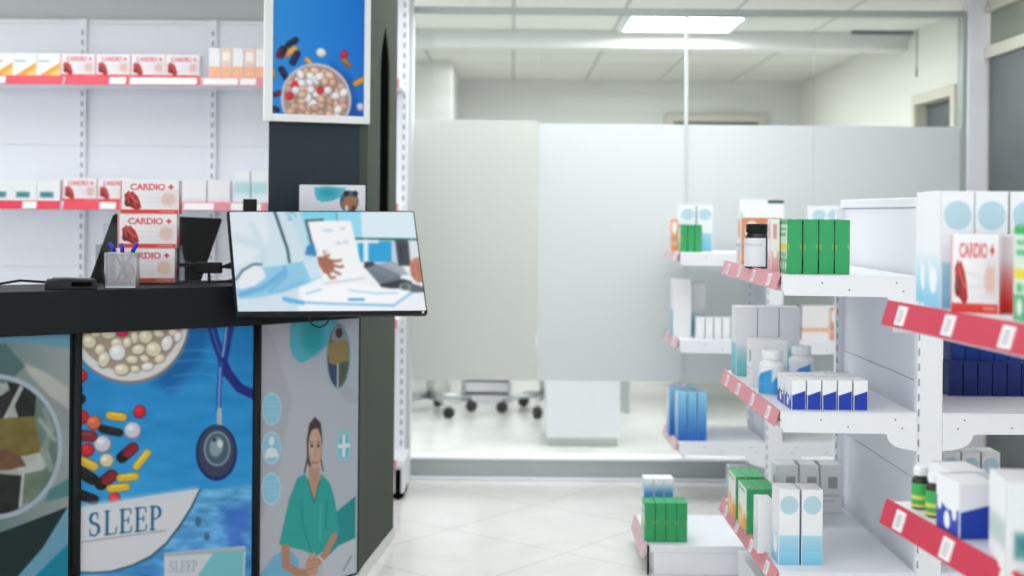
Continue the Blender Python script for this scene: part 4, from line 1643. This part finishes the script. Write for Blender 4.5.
# stand: post on the ledge and an arm to the back of the case
px_, py_ = XA(250, 205, 4.52), 4.52
b = MB()
b.box(px_ - .021, px_ + .021, py_ - .02, py_ + .02, 1.106, ZA(250, 199, 4.52), 0, .003)
b.box(px_ - .07, px_ + .07, py_ - .055, py_ + .045, 1.1005, 1.108, 0, .002)
ctrp = (TLp + TRp + BRp + BLp) / 4 - nscr * .024
b.tube([(px_, py_ - .015, 1.2), (px_ + .08, py_ - .06, 1.2), (ctrp.x - .05, ctrp.y + .05, ctrp.z + .02), tuple(ctrp + nscr * .004)], .014)
b.v = [tuple(Vector(p) - O) for p in b.v]
b.build('stand', M['plastic'], sc_root)
b = MB()
mid_b = BLp * .58 + BRp * .42 - nscr * .015
pts = []
for k in range(13):
    a = PI * k / 12
    pts.append(mid_b + r1 * (-.034 * math.cos(a)) + Vector((0, .01, -.028 - .036 * math.sin(a) + .016)) - O)
b.tube(pts, .0028)
b.build('cable_loop', M['plastic'], sc_root)

# ------------------------------------------------------------------ things on the counter ledge
LZ = 1.10
# stack of three heart cartons in an acrylic holder
sy = 4.35
th = R(6)
sx = XA(147, 280, sy)
hold = thing('acrylic_holder', 'clear acrylic holder around the stacked heart cartons on the counter', 'display holder', (sx, sy, LZ), th)
b = MB()
b.box(-.154, .112, -.055, .055, 0, .004, 0, .001)
b.box(-.158, -.154, -.055, .055, 0, .13, 0, .001)
b.box(.112, .116, -.055, .055, 0, .13, 0, .001)
b.box(-.154, .112, .051, .055, 0, .20, 0, .001)
b.box(-.154, .112, -.055, -.052, 0, .022, 0, .001)
b.build('holder_shell', M['clear'], hold)
zz = LZ + .0045
for i, nm in enumerate(('bottom', 'middle', 'top')):
    o = link('cardio_carton', CARDIO, None, (sx - .003 + .006 * i, sy + .002 + .004 * i, zz), th + R((1.5, 0, -1)[i]))
    tag(o, nm + ' heart carton of the stack of three on the counter', 'box', 'heart cartons stacked on the counter')
    zz += .1142
# pen cup
cy_ = 4.13
cx_ = XA(125, 287, cy_ + .03)
cup = thing('pen_cup', 'small grey see-through mesh pen cup in front of the heart cartons', 'pen cup', (cx_, cy_, LZ), R(10))
MESH = bpy.data.materials.new('wire_mesh')
MESH.use_nodes = True
nt = MESH.node_tree
pb = nt.nodes['Principled BSDF']
pb.inputs['Base Color'].default_value = (.42, .43, .46, 1)
pb.inputs['Metallic'].default_value = .5
pb.inputs['Roughness'].default_value = .4
tc = nt.nodes.new('ShaderNodeTexCoord')
vals = []
for ax in range(3):
    pass
sep = nt.nodes.new('ShaderNodeSeparateXYZ')
nt.links.new(tc.outputs['Object'], sep.inputs[0])


def wv(sock1, sock2, op):
    a = nt.nodes.new('ShaderNodeMath')
    a.operation = op
    nt.links.new(sock1, a.inputs[0])
    nt.links.new(sock2, a.inputs[1])
    w = nt.nodes.new('ShaderNodeMath')
    w.operation = 'MULTIPLY'
    w.inputs[1].default_value = 300
    nt.links.new(a.outputs[0], w.inputs[0])
    f = nt.nodes.new('ShaderNodeMath')
    f.operation = 'FRACT'
    nt.links.new(w.outputs[0], f.inputs[0])
    g = nt.nodes.new('ShaderNodeMath')
    g.operation = 'LESS_THAN'
    g.inputs[1].default_value = .17
    nt.links.new(f.outputs[0], g.inputs[0])
    return g.outputs[0]


sxy = nt.nodes.new('ShaderNodeMath')
sxy.operation = 'ADD'
nt.links.new(sep.outputs[0], sxy.inputs[0])
nt.links.new(sep.outputs[1], sxy.inputs[1])
w1 = wv(sxy.outputs[0], sep.outputs[2], 'ADD')
w2 = wv(sxy.outputs[0], sep.outputs[2], 'SUBTRACT')
mxm = nt.nodes.new('ShaderNodeMath')
mxm.operation = 'MAXIMUM'
nt.links.new(w1, mxm.inputs[0])
nt.links.new(w2, mxm.inputs[1])
nt.links.new(mxm.outputs[0], pb.inputs['Alpha'])
b = MB()
w = .047
for (xa, xb, ya, yb) in ((-w, w, -w, -w + .0015), (-w, w, w - .0015, w), (-w, -w + .0015, -w, w), (w - .0015, w, -w, w)):
    b.box(xa, xb, ya, yb, .006, .108)
b.build('mesh_wall', MESH, cup)
b = MB()
b.box(-w, w, -w, w, 0, .006, 0, .001)
for s in (-1, 1):
    b.tube([(-w, s * w, .109), (w, s * w, .109)], .0022)
    b.tube([(s * w, -w, .109), (s * w, w, .109)], .0022)
    for r in (-1, 1):
        b.tube([(s * w, r * w, .003), (s * w, r * w, .109)], .0016)
b.build('rim_and_base', M['steel'], cup)
for i, (a, c, l) in enumerate((((.026, .01), (-.042, .02), 'blue pen leaning left in the mesh cup'), ((.012, -.015), (-.003, -.002), 'blue pen standing in the middle of the mesh cup'), ((-.022, -.02), (.046, .0), 'blue pen leaning right in the mesh cup'))):
    t = thing('pen', l, 'pen', (cx_, cy_, LZ), R(10), 'blue pens in the mesh cup')
    p0, p1 = Vector((a[0], a[1], .009)), Vector((c[0], c[1], .142 if i != 1 else .140))
    dr = (p1 - p0)
    b = MB()
    b.tube([p0 + dr * .06, p0 + dr * .78], .0042)
    b.build('barrel', M['greypen'], t)
    b = MB()
    b.tube([p0 + dr * .78, p0 + dr * .97, p1], [.0066, .0066, .004])
    b.box((p0 + dr * .86).x - .002, (p0 + dr * .86).x + .002, (p0 + dr * .86).y - .0105, (p0 + dr * .86).y - .005, (p0 + dr * .80).z, (p0 + dr * .96).z, 0, .0006)
    b.build('cap', M['bluepen'], t)
    b = MB()
    b.tube([p0, p0 + dr * .06], [.0012, .004])
    b.build('tip', M['redpen' if i == 1 else 'bluepen'], t)
# small flat terminal
ty = 4.02
tx = XA(71, 288, ty)
t = thing('card_terminal', 'small flat black card terminal lying on the counter left of the pen cup', 'card terminal', (tx, ty, LZ), R(20))
b = MB()
b.prism([(-.075, 0), (.075, 0), (.078, .012), (.07, .030), (-.01, .034), (-.07, .030), (-.078, .012)], 'y', -.045, .045, 0, None, .003)
b.build('casing', M['plasticm'], t)
b = MB()
b.box(.0, .06, -.047, -.0445, .010, .024, 0, .001)
b.build('card_slot', M['void'], t)
b = MB()
b.box(-.055, .0, -.03, .03, .0335, .0355, 0, .001)
b.build('keypad', M['ink'], t)
b = MB()
b.tube([(XA(-30, 286, 3.92), 3.92, LZ + .004), (XA(8, 286, 3.96), 3.96, LZ + .022), (XA(20, 286, 4.0), 4.0, LZ + .026), (XA(46, 286, 4.03), 4.03, LZ + .02)], .004)
b.v = [tuple(Matrix.Rotation(-R(20), 4, 'Z') @ (Vector(p) - Vector((tx, ty, LZ)))) for p in b.v]
b.build('cable', M['plasticm'], t)
# monitor of the cashier seen from behind
mon = thing('pos_monitor', 'black cashier monitor seen from behind, leaning beyond the counter stack', 'monitor', (XA(150, 260, 4.62), 4.62, .75))
MO = Vector(mon.location)
TL, TR = PT(114, 213, 4.60), PT(223, 218, 4.78)
BL_, BR_ = PT(87, 288, 4.45), PT(197, 293, 4.63)
nn = (TR - TL).cross(BL_ - TL).normalized()
if nn.y > 0:
    nn = -nn
bm = bmesh.new()
fr = [bm.verts.new(p - MO) for p in (TL, TR, BR_, BL_)]
bk = [bm.verts.new(p - nn * .035 - MO) for p in (TL, TR, BR_, BL_)]
bm.faces.new(fr)
bm.faces.new(bk)
for i in range(4):
    bm.faces.new((fr[i], fr[(i + 1) % 4], bk[(i + 1) % 4], bk[i]))
bmesh.ops.recalc_face_normals(bm, faces=bm.faces)
bmesh.ops.bevel(bm, geom=bm.edges[:], offset=.005, segments=2, affect='EDGES')
b = MB()
b.bm(bm)
b.build('monitor_case', M['plastic'], mon)
mc = (TL + TR + BL_ + BR_) / 4 - MO
b = MB()
b.box(mc.x - .09, mc.x + .09, mc.y - .028, mc.y + .01, mc.z - .06, mc.z + .05, 0, .008)
b.build('rear_housing', M['plasticm'], mon)
b = MB()
b.tube([(mc.x, mc.y - .0, mc.z - .03), (mc.x, mc.y + .03, .2), (mc.x, mc.y + .02, .01)], [.03, .028, .028])
b.lathe([(.10, 0), (.10, .008), (.03, .014)], 0, 24, mc.x, mc.y + .02)
b.build('stand', M['plastic'], mon)
b = MB()
b.box(-.0, .006, -.0, .002, 0, .1)
# cables behind the screen
cab = thing('cable_bundle', 'tangle of black cables between the cashier monitor and the screen', 'cable', (XA(205, 272, 4.36), 4.40, LZ))
CO = Vector(cab.location)
for k, pts in enumerate(([(178, 278), (190, 283), (205, 283), (222, 281), (240, 283)], [(182, 262), (196, 266), (206, 272), (218, 266), (236, 268)], [(186, 268), (200, 263), (214, 270), (230, 264), (240, 272)])):
    b = MB()
    yy = 4.46 + .02 * k
    b.tube([PT(p[0], p[1] - (.0 if k else 0), yy) - CO for p in pts], .0055 if k else .004)
    b.build('cable', M['plasticm'], cab)
b = MB()
b.box(PT(196, 270, 4.45).x - CO.x, PT(222, 270, 4.45).x - CO.x, .03, .06, ZA(205, 273, 4.46) - LZ, ZA(205, 262, 4.46) - LZ, 0, .004)
b.tube([PT(209, 272, 4.46) - CO, Vector((PT(209, 280, 4.46).x - CO.x, .06, .0035))], .005)
b.build('plug', M['plastic'], cab)


# brochure box between the screen and the pillar
def brochure_art():
    c = Canvas(70, 100, (299, 364, 186, 281), (222, 224, 234))
    c.poly([(314, 188), (346, 188), (341, 197), (333, 201), (322, 203), (316, 200), (314, 194)], (96, 190, 210), 1.5)
    c.ell(328, 193, 9, 6, (30, 150, 172), 0, 8, .8)
    c.ell(349, 202, 9.5, 11, (70, 104, 128))
    c.poly([(341, 205), (347, 196), (357, 198), (356, 210), (344, 210)], (170, 116, 80), 2)
    c.ell(346, 194, 3, 3, (50, 46, 50))
    c.ell(355, 194, 3, 3, (60, 52, 52))
    c.rect(345, 348, 206, 213, (220, 224, 230))
    c.rect(352, 355, 206, 213, (80, 50, 50))
    return c


YB_ = 4.585
wB = XA(364, 230, YB_) - XA(299, 230, YB_)
hB = ZA(330, 185, YB_) - LZ
BRO = carton('brochure_carton', wB, .03, hB, brochure_art(), base=(226, 227, 234))
put(BRO, 'brochure_box', 'white box with a teal blob print behind the screen, against the pillar', 'box', 299, 230, YB_, LZ, None, R(1.5))

# ------------------------------------------------------------------ gondola shelving
def gondola(label, loc, rotz, L, depth, heights, H, rail, tags, double=True, pin=.05):
    """origin on the floor at the near end of the shelf front; x runs into the shelf, y along it"""
    g = thing('gondola_shelving', label, 'shelving unit', loc, rotz, 'gondola shelving along the aisle')
    pw = .075
    b = MB()
    zs_ = [q for q in (.10, .25, .55, .85) if q < H - .1] + [H - .03]
    for za, zb_ in zip(zs_[:-1], zs_[1:]):
        b.box(depth + .027, depth + .047, .03, L - .03, za, zb_ - .003)
    b.box(depth + .034, depth + .040, .03, L - .03, .1, H - .03)
    b.build('back_panel', M['peg'], g)
    b = MB()
    b.box(depth + .02, depth + .054, .0, L, H - .03, H, 0, .003)
    b.build('top_cap', M['white'], g)
    for y in (0, L - .03):
        b = MB()
        b.box(depth, depth + pw, y, y + .03, 0, H - .03, 0, .002)
        z = .08
        while z < H - .1:
            b.box(depth + .002, depth + .007, y - .0012, y + .001, z, z + .022, 1)
            z += .045
        b.build('upright', [M['white'], M['slot']], g)
    sides = ((0, 1), (2 * depth + pw, -1)) if double else ((0, 1),)
    for h in heights:
        for x0, s in sides:
            X = lambda v: x0 + s * v
            xa, xb = sorted((X(0), X(depth)))
            b = MB()
            b.box(xa, xb, .002, L - .002, h - .028, h, 0, .002)
            b.box(min(X(0), X(.012)), max(X(0), X(.012)), .002, L - .002, h - .05, h - .02, 0, .002)
            b.build('shelf', M['white'], g)
            prof = [(0.0, h - .004), (depth, h - .004), (depth, h - .112), (depth - .02, h - .110)]
            for k in range(1, 7):
                a = PI / 2 * k / 6
                prof.append((depth - .03 - .06 * math.sin(a), h - .107 + .043 * (1 - math.cos(a))))
            prof += [(depth - .11, h - .062), (.008, h - .06)]
            for y in (-.003, L):
                b = MB()
                b.prism([(X(p[0]), p[1]) for p in prof], 'y', y, y + .003)
                for q in ((.12, .022), (.2, .042), (.34, .02), (.36, .045)):
                    b.box(X(q[0]) - .002, X(q[0]) + .002, y - .001, y + .004, h - q[1] - .002, h - q[1] + .002, 1)
                b.build('bracket', [M['white'], M['screw']], g)
            b = MB()
            b.prism([(X(-.001), h + .006), (X(-.016), h - .044), (X(-.0195), h - .043), (X(-.0045), h + .007)], 'y', .0, L)
            r = b.build('price_rail', rail, g)
            for t in (tags if s == 1 else tags[:1]):
                b = MB()
                b.prism([(X(-.006), h - .001), (X(-.0172), h - .038), (X(-.0205), h - .037), (X(-.0093), h)], 'y', t - .021, t + .021)
                b.prism([(X(-.0115), h - .006), (X(-.0192), h - .031), (X(-.0212), h - .030), (X(-.0125), h - .0055)], 'y', t - .009, t + .009, 1)
                b.build('price_tag_or_glare', [M['tag'], M['tagink']], r)
    b = MB()
    b.box(pin, 2 * depth + pw - pin if double else depth + pw, .02, L - .02, 0, .10, 0, .003)
    b.build('plinth', M['white'], g)
    return g


HS = (1.17, .765, .29)
MX, MY = .80, 3.85
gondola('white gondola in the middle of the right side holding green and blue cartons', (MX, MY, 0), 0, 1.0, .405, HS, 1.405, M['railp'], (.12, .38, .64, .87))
gondola('white gondola farthest back, next to the glass partition', (.78, 6.02, 0), 0, .5, .405, HS, 1.166, M['rail_haze'], (.13, .37), True, .30)
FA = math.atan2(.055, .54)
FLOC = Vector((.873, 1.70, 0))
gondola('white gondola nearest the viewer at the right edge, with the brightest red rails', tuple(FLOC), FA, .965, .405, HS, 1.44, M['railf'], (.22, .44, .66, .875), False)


def fpt(x, y, z):
    """point on the foreground gondola from its own axes"""
    c, s = math.cos(FA), math.sin(FA)
    return Vector((FLOC.x + x * c - y * s, FLOC.y + x * s + y * c, z))


# low platform
t = thing('low_platform', 'low white display platform on the floor in front of the farthest gondola', 'platform', (.52, 4.86, 0))
b = MB()
b.box(0, .7, 0, .5, .08, .108, 0, .003)
b.box(.02, .7, .0, .5, .0, .08, 0, .002)
b.build('platform_body', M['white'], t)
b = MB()
b.prism([(-.001, .114), (-.018, .056), (-.022, .057), (-.005, .115)], 'y', 0, .48)
r = b.build('price_rail', M['rail_haze'], t)
b = MB()
b.box(-.004, .004, -.004, .0, .0, .11)
b.build('corner_gap', M['void'], t)

# ------------------------------------------------------------------ goods on the middle gondola, upper shelf
h1, h2, h3 = HS
h1 += .0; T = 'middle gondola'
for i, px in enumerate((787, 803.2, 819, 834.8)):
    put(GREEN, 'medicine_carton', ORD[i] + ' from left of four green cartons on the top shelf of the middle gondola', 'box', px, 275, 3.93, h1, 'green cartons on the middle gondola')
put(PINK, 'medicine_carton', 'narrow white and pink carton pressed against the first green carton', 'box', 770.5, 270, 4.02, h1)
for i, px in enumerate((741, 760.5)):
    put(ORANGE, 'medicine_carton', ('orange and white carton behind the dark bottle, left one', 'orange and white carton between the dark bottle and the green cartons')[i], 'box', px, 262, 4.56, h1, 'orange cartons on the middle gondola')


def bottle(label, loc, r, h, kind, group=None, rz=0.):
    t = thing('medicine_bottle', label, 'bottle', loc, rz, group)
    neck = h * .80
    b = MB()
    b.lathe([(r * .9, 0), (r, h * .02), (r, h * .66), (r * .93, h * .72), (r * (.8 if kind == 'dark' else .66), h * .78), (r * (.78 if kind == 'dark' else .62), neck + .002)], 0, 28)
    b.build('bottle_body', M['amber'] if kind != 'white' else M['capw'], t)
    b = MB()
    cap_r = r * (.86 if kind == 'dark' else .74)
    b.lathe([(cap_r, neck), (cap_r * 1.02, neck + .002), (cap_r * 1.02, h * .98), (cap_r * .95, h)], 0, 28)
    for k in range(20):
        a = 2 * PI * k / 20
        b.box(cap_r * 1.02 * math.cos(a) - .0008, cap_r * 1.02 * math.cos(a) + .0008, cap_r * 1.02 * math.sin(a) - .0008, cap_r * 1.02 * math.sin(a) + .0008, neck + .003, h * .965)
    b.build('cap', M['plastic'] if kind == 'dark' else M['capw'], t)
    b = MB()
    nx = 48
    if kind == 'dark':
        c = Canvas(nx, 20, (0, 1, 0, 1), (232, 232, 238))
        c.rect(.1, .9, .2, .26, (206, 206, 214))
        lo, hi, a0, a1 = .05, .68, R(150), R(150 + 150)
    elif kind == 'white':
        c = Canvas(nx, 40, (0, 1, 0, 1), (236, 238, 244))
        for q in (0., .33, .66):
            c.poly([(q, .62), (q + .05, .38), (q + .09, .52), (q + .18, .26), (q + .33, .10), (q + .33, 1.1), (q, 1.1)], (70, 160, 218))
            c.rect(q + .1, q + .26, .62, .66, (130, 196, 234))
        c.vgrad(.4, 1, (60, 150, 214), (80, 172, 226), np.where(c.img[..., 0] < 150, .5, 0))
        lo, hi, a0, a1 = .03, .66, 0, 2 * PI
    else:
        c = Canvas(nx, 20, (0, 1, 0, 1), (66, 178, 92))
        c.rect(-.1, 1.1, .5, .66, (222, 216, 96))
        c.rect(-.1, 1.1, .86, 1.1, (222, 216, 96))
        lo, hi, a0, a1 = .05, .62, 0, 2 * PI
    ny = c.img.shape[0] - 1
    vs, fs = [], []
    for j in range(ny + 1):
        for i in range(nx + 1):
            a = a0 + (a1 - a0) * i / nx
            vs.append(((r + .0006) * math.cos(a), (r + .0006) * math.sin(a), h * (hi + (lo - hi) * j / ny)))
    for j in range(ny):
        for i in range(nx):
            k = j * (nx + 1) + i
            fs.append((k, k + nx + 1, k + nx + 2, k + 1))
    b.add(vs, fs, 0, lin(c.img.reshape(-1, 3)), True)
    b.build('label_wrap', M['card'], t)
    return t


yb = 4.32
bottle('dark brown bottle with a blank white label beside the green cartons', (XA(757, 265, yb), yb, h1), .042, .148, 'dark')

# middle shelf
for i, px in enumerate((791.3, 806.8, 822.3, 837.8, 853.4)):
    put(DIAG, 'medicine_carton', ORD[i] + ' from left in the front row of five blue and white cartons', 'box', px, 410, 3.885, h2, 'blue and white cartons, front row')
for i, px in enumerate((791.3, 806.8, 822.3, 837.8, 853.4)):
    put(DIAG, 'medicine_carton', ORD[i] + ' from left in the rear row of blue and white cartons, mostly hidden', 'box', 512 + (px - 512) * 3.885 / 3.99, 405, 3.99, h2, 'blue and white cartons, rear row')
yb = 4.235
bottle('white and blue bottle in front of its twin, left of the blue cartons', (XA(772, 396, yb), yb, h2), .043, .142, 'white', 'white and blue bottles', R(20))
yb = 4.385
bottle('white and blue bottle standing behind, just above the blue cartons', (XA(801, 390, yb), yb, h2), .042, .142, 'white', 'white and blue bottles', R(65))
put(BAR_SMALL, 'medicine_carton', 'white carton with a barcode side behind the white and blue bottles', 'box', 752, 385, 4.40, h2)
for i, px in enumerate((736, 757.5, 779)):
    put(TEAL, 'medicine_carton', ('left', 'middle', 'right')[i] + ' one of three tall white and teal cartons on the middle gondola', 'box', px, 370, 4.69, h2, 'tall teal cartons on the middle gondola')
# lower shelf
for i, px in enumerate((778, 801.2)):
    put(CIRCLE, 'medicine_carton', ('left tall white and light blue circle carton on the lowest shelf of the middle gondola', 'right tall white and light blue circle carton on the lowest shelf of the middle gondola')[i], 'box', px, 560, 3.93, h3, 'circle cartons on the lowest shelf')
put(PLAIN, 'medicine_carton', 'slim plain white carton left of the circle cartons on the lowest shelf', 'box', 757.5, 540, 4.06, h3)
for r, yf in enumerate((4.30, 4.50)):
    for i in range(3):
        put(FLAME, 'medicine_carton', '%s from left in the %s row of green topped cartons with an orange flame side' % (ORD[i], ('front', 'rear')[r]), 'box',
            (746.5, 757, 767.5)[i] if r == 0 else (733.5, 743.5, 753.5)[i] + 2, 520, yf, h3, 'green flame cartons on the lowest shelf')
for i, (px, yf) in enumerate(((776, 4.62), (797, 4.62), (818, 4.62))):
    put(BAR, 'medicine_carton', ('left', 'middle', 'right')[i] + ' white barcode carton behind the circle cartons on the lowest shelf', 'box', px, 510, yf, h3, 'barcode cartons on the lowest shelf')
# right-hand face of the middle gondola
for i in range(6):
    o = link('medicine_carton', NAVY, None, (XA(949, 397, 4.22) + .022 + .0475 * i, 4.265, h2))
    tag(o, ORD[i] + ' from left of the dark navy cartons in the front row', 'box', 'navy cartons right of the post')
NAVY_T = carton('tall_navy_carton', .047, .08, .175, art_band(10, 20, [(44, 82, 176), (30, 54, 132)], [.55]), base=(40, 70, 156))
for i in range(5):
    o = link('medicine_carton', NAVY_T, None, (XA(951, 360, 4.38) + .0235 + .0485 * i, 4.42, h2))
    tag(o, ORD[i] + ' from left of the taller blue cartons behind the navy row', 'box', 'taller blue cartons behind the navy row')
for i in range(3):
    o = link('medicine_carton', CIRCLE, None, (1.555 + .070 * i, 4.63, h3))
    tag(o, ORD[i] + ' from left of grey looking circle cartons under the navy shelf', 'box', 'circle cartons under the navy shelf')

# ------------------------------------------------------------------ goods on the farthest gondola
put(ORANGE_FAR, 'medicine_carton', 'orange carton at the left end of the farthest gondola, top shelf', 'box', 670.5, 245, 6.16, h1)
for i, px in enumerate((679.5, 696.5)):
    put(carton('tall_circle_carton', .076, .08, .222, art_circle(14, 50), left=art_circle_side(14, 50)) if i == 0 else bpy.data.meshes['tall_circle_carton'], 'medicine_carton',
        ('left', 'right')[i] + ' tall circle carton behind small green ones on the farthest gondola', 'box', px, 245, 6.22, h1, 'tall circle cartons on the farthest gondola')
for i, px in enumerate((680.5, 687.7, 694.9)):
    put(GREEN_FAR, 'medicine_carton', ORD[i] + ' from left of three small green cartons on the farthest gondola', 'box', px, 248, 6.08, h1, 'small green cartons on the farthest gondola')
tw = Canvas(40, 50, (0, 1, 0, 1.3), (238, 238, 240))
tw.rect(.6, 1.0, .0, .09, (44, 84, 74))
tw.rect(.1, .5, .5, .53, (206, 208, 212))
TALLW = carton('tall_white_carton', .195, .10, .250, tw, left=art_barcode(), base=(236, 236, 236))
put(TALLW, 'medicine_carton', 'tall plain white carton rising behind the orange cartons', 'box', 743, 250, 6.20, h1)
for i, px in enumerate((811, 826)):
    put(bpy.data.meshes['tall_circle_carton'], 'medicine_carton', ('left', 'right')[i] + ' circle carton peeking over the green cartons from the farthest gondola', 'box', px, 250, 6.2, h1, 'circle cartons behind the green row')
put(TEAL_FAR, 'medicine_carton', 'tallest white and teal carton at the left end of the farthest gondola, middle shelf', 'box', 673, 335, 6.16, h2)
put(TEAL, 'medicine_carton', 'white and teal carton second from left on the farthest gondola, middle shelf', 'box', 690, 335, 6.27, h2)
for i, px in enumerate((687.5, 697, 705.5, 714, 722.5, 731)):
    if i == 0:
        continue
    put(SLIM, 'medicine_carton', ORD[i - 1] + ' from left in a row of slim white cartons on the farthest gondola', 'box', px, 335, 6.07, h2, 'slim white cartons on the farthest gondola')
for i, px in enumerate((802, 820)):
    put(STRIPE, 'medicine_carton', ('left', 'right')[i] + ' white carton with an orange stripe beyond the teal cartons', 'box', px, 335, 6.07, h2, 'orange striped cartons')
put(ORANGE_FAR, 'medicine_carton', 'narrow orange carton right of the orange striped cartons', 'box', 830, 335, 6.045, h2)
for r, yf in enumerate((6.06, 6.20)):
    for i in range(3):
        px = (677.5, 687.5, 697.5)[i] if r == 0 else (669, 678.5, 688)[i]
        put(BLUE, 'medicine_carton', '%s from left in the %s row of blue cartons on the farthest gondola' % (ORD[i], ('front', 'rear')[r]), 'box', px, 435, yf, h3, 'blue cartons on the farthest gondola')
for i, px in enumerate((644.5, 655.3, 666, 676.6)):
    put(GREEN_LOW, 'medicine_carton', ORD[i] + ' from left of four green cartons on the low platform', 'box', px, 535, 4.91, .108, 'green cartons on the low platform')
for i, px in enumerate((643.5, 653.5, 663.5)):
    put(BLUE_LOW, 'medicine_carton', ORD[i] + ' from left of three blue and white cartons on the low platform', 'box', px, 520, 5.08, .108, 'blue and white cartons on the low platform')

# ------------------------------------------------------------------ goods on the nearest gondola
def fput(me, name, label, cat, x, y, z, group=None, rz=0.):
    o = link(name, me, None, fpt(x, y, z), FA + rz)
    return tag(o, label, cat, group)


def flocal(px, py, Y):
    p = Vector((XA(px, py, Y), Y, 0)) - FLOC
    c, s = math.cos(-FA), math.sin(-FA)
    return p.x * c - p.y * s, p.x * s + p.y * c


for i, px in enumerate((957, 991, 1026)):
    Y = 2.56
    link_ = link('medicine_carton', CIRCLE, None, (XA(px, 300, 2.51), Y, h1))
    tag(link_, ('left', 'middle', 'right')[i] + ' tall circle carton on the top shelf of the nearest gondola', 'box', 'circle cartons on the nearest gondola')
o = link('medicine_carton', CIRCLE, None, (XA(934, 300, 2.58), 2.672, h1), R(0))
o.location.x = XA(957, 300, 2.51) + .018
o.location.y = 2.67
tag(o, 'tall circle carton hidden behind the left one on the nearest gondola', 'box', 'circle cartons on the nearest gondola')
o = link('cardio_carton', CARDIO_BIG, None, (XA(978, 315, 2.42), 2.42, h1), R(-32))
tag(o, 'heart carton standing on the top shelf of the nearest gondola', 'box')
o = link('cardio_carton', CARDIO_BIG, None, (XA(978, 315, 2.42) + .083, 2.425, h1), R(52))
tag(o, 'heart carton turned sideways right of the front one on the nearest gondola', 'box')
o = link('medicine_carton', GREEN, None, (XA(1056, 325, 2.14), 2.20, h1), R(4))
tag(o, 'green carton cut off by the right edge of the photo', 'box')
for i, (px, Y) in enumerate(((920.5, 2.60), (935, 2.53), (953, 2.56), (944, 2.63))):
    bottle(('leftmost small green bottle with a white cap on the nearest gondola', 'small green bottle touching the blue and white carton', 'small bottle half hidden behind the blue and white carton', 'small bottle at the back behind the two green ones')[i],
           (XA(px, 500, Y), Y, h2), .0172, .083, 'green', 'small green bottles')
o = link('medicine_carton', DIAG_BIG, None, (XA(977, 530, 2.34), 2.395, h2), R(5))
tag(o, 'large blue and white drop carton on the lower shelf of the nearest gondola', 'box')
o = link('medicine_carton', DIAG_BIG, None, (XA(977, 530, 2.34) + .022, 2.51, h2), R(5))
tag(o, 'blue and white carton behind the large drop carton', 'box')
WB = carton('white_patch_carton', .10, .12, .150, art_patch(20, 30), left=art_band(10, 20, [(236, 237, 240), (190, 206, 204), (236, 237, 240)], [.45, .75]))
o = link('medicine_carton', WB, None, (XA(1022, 560, 2.16) + .018, 2.18, h2), R(-8))
tag(o, 'white carton with a pale patch at the lower right corner', 'box')

# ------------------------------------------------------------------ lights
def area(name, loc, sx, sy, power, rot=(0, 0, 0), col=(1, 1, 1)):
    l = bpy.data.lights.new(name, 'AREA')
    l.shape = 'RECTANGLE'
    l.size, l.size_y = sx, sy
    l.energy = power
    l.color = col
    o = bpy.data.objects.new(name, l)
    COL.objects.link(o)
    o.location = loc
    o.rotation_euler = rot
    return o


for x, y, e in ((-2.0, 5.0, 17), (.2, 5.5, 19), (1.6, 5.3, 15), (-1.9, 2.4, 11), (-.1, 2.8, 10), (1.5, 2.6, 8), (-1.3, .4, 12), (1.2, .4, 10)):
    area('room_lamp', (x, y, CEIL - .03), 1.5, 1.5, e, col=(.96, .985, 1))
area('office_lamp_and_fill', (.965, 7.46, CEIL - .04), .6, .55, 20, col=(.97, .99, 1))
area('office_lamp_and_fill', (.2, 6.95, CEIL - .03), 2.0, .5, 44, col=(.97, .99, 1))  # added lamp by the glass, brightens the cabinet front and film; no fixture
area('office_lamp_and_fill', (.3, 9.0, CEIL - .03), 1.4, 1.4, 20, col=(.97, .99, 1))
area('office_lamp_and_fill', (1.1, 9.3, CEIL - .03), 1.4, 1.4, 17, col=(.97, .99, 1))

w = bpy.data.worlds.new('room_ambience')
S.world = w
w.use_nodes = True
w.node_tree.nodes['Background'].inputs['Color'].default_value = (.93, .97, 1, 1)
w.node_tree.nodes['Background'].inputs['Strength'].default_value = 1.6

# ------------------------------------------------------------------ camera
cd = bpy.data.cameras.new('camera')
cd.sensor_width = 36
cd.lens = 36 * F / 1024
cd.shift_y = (CY - 288) / 1024
cd.clip_start = .05
cd.dof.use_dof = True
cd.dof.focus_distance = 3.55
cd.dof.aperture_fstop = 2.3
co = bpy.data.objects.new('camera', cd)
COL.objects.link(co)
co.location = (0, 0, EYE)
co.rotation_euler = (PI / 2, -ROLL, 0)
S.camera = co

S.view_settings.view_transform = 'Standard'
S.view_settings.look = 'None'
S.view_settings.gamma = 1
S.view_settings.use_curve_mapping = False
S.view_settings.exposure = .06
try:
    S.cycles.use_denoising = True
    S.cycles.max_bounces = 10
    S.cycles.transparent_max_bounces = 16
    S.cycles.caustics_reflective = False
    S.cycles.caustics_refractive = True
except Exception:
    pass
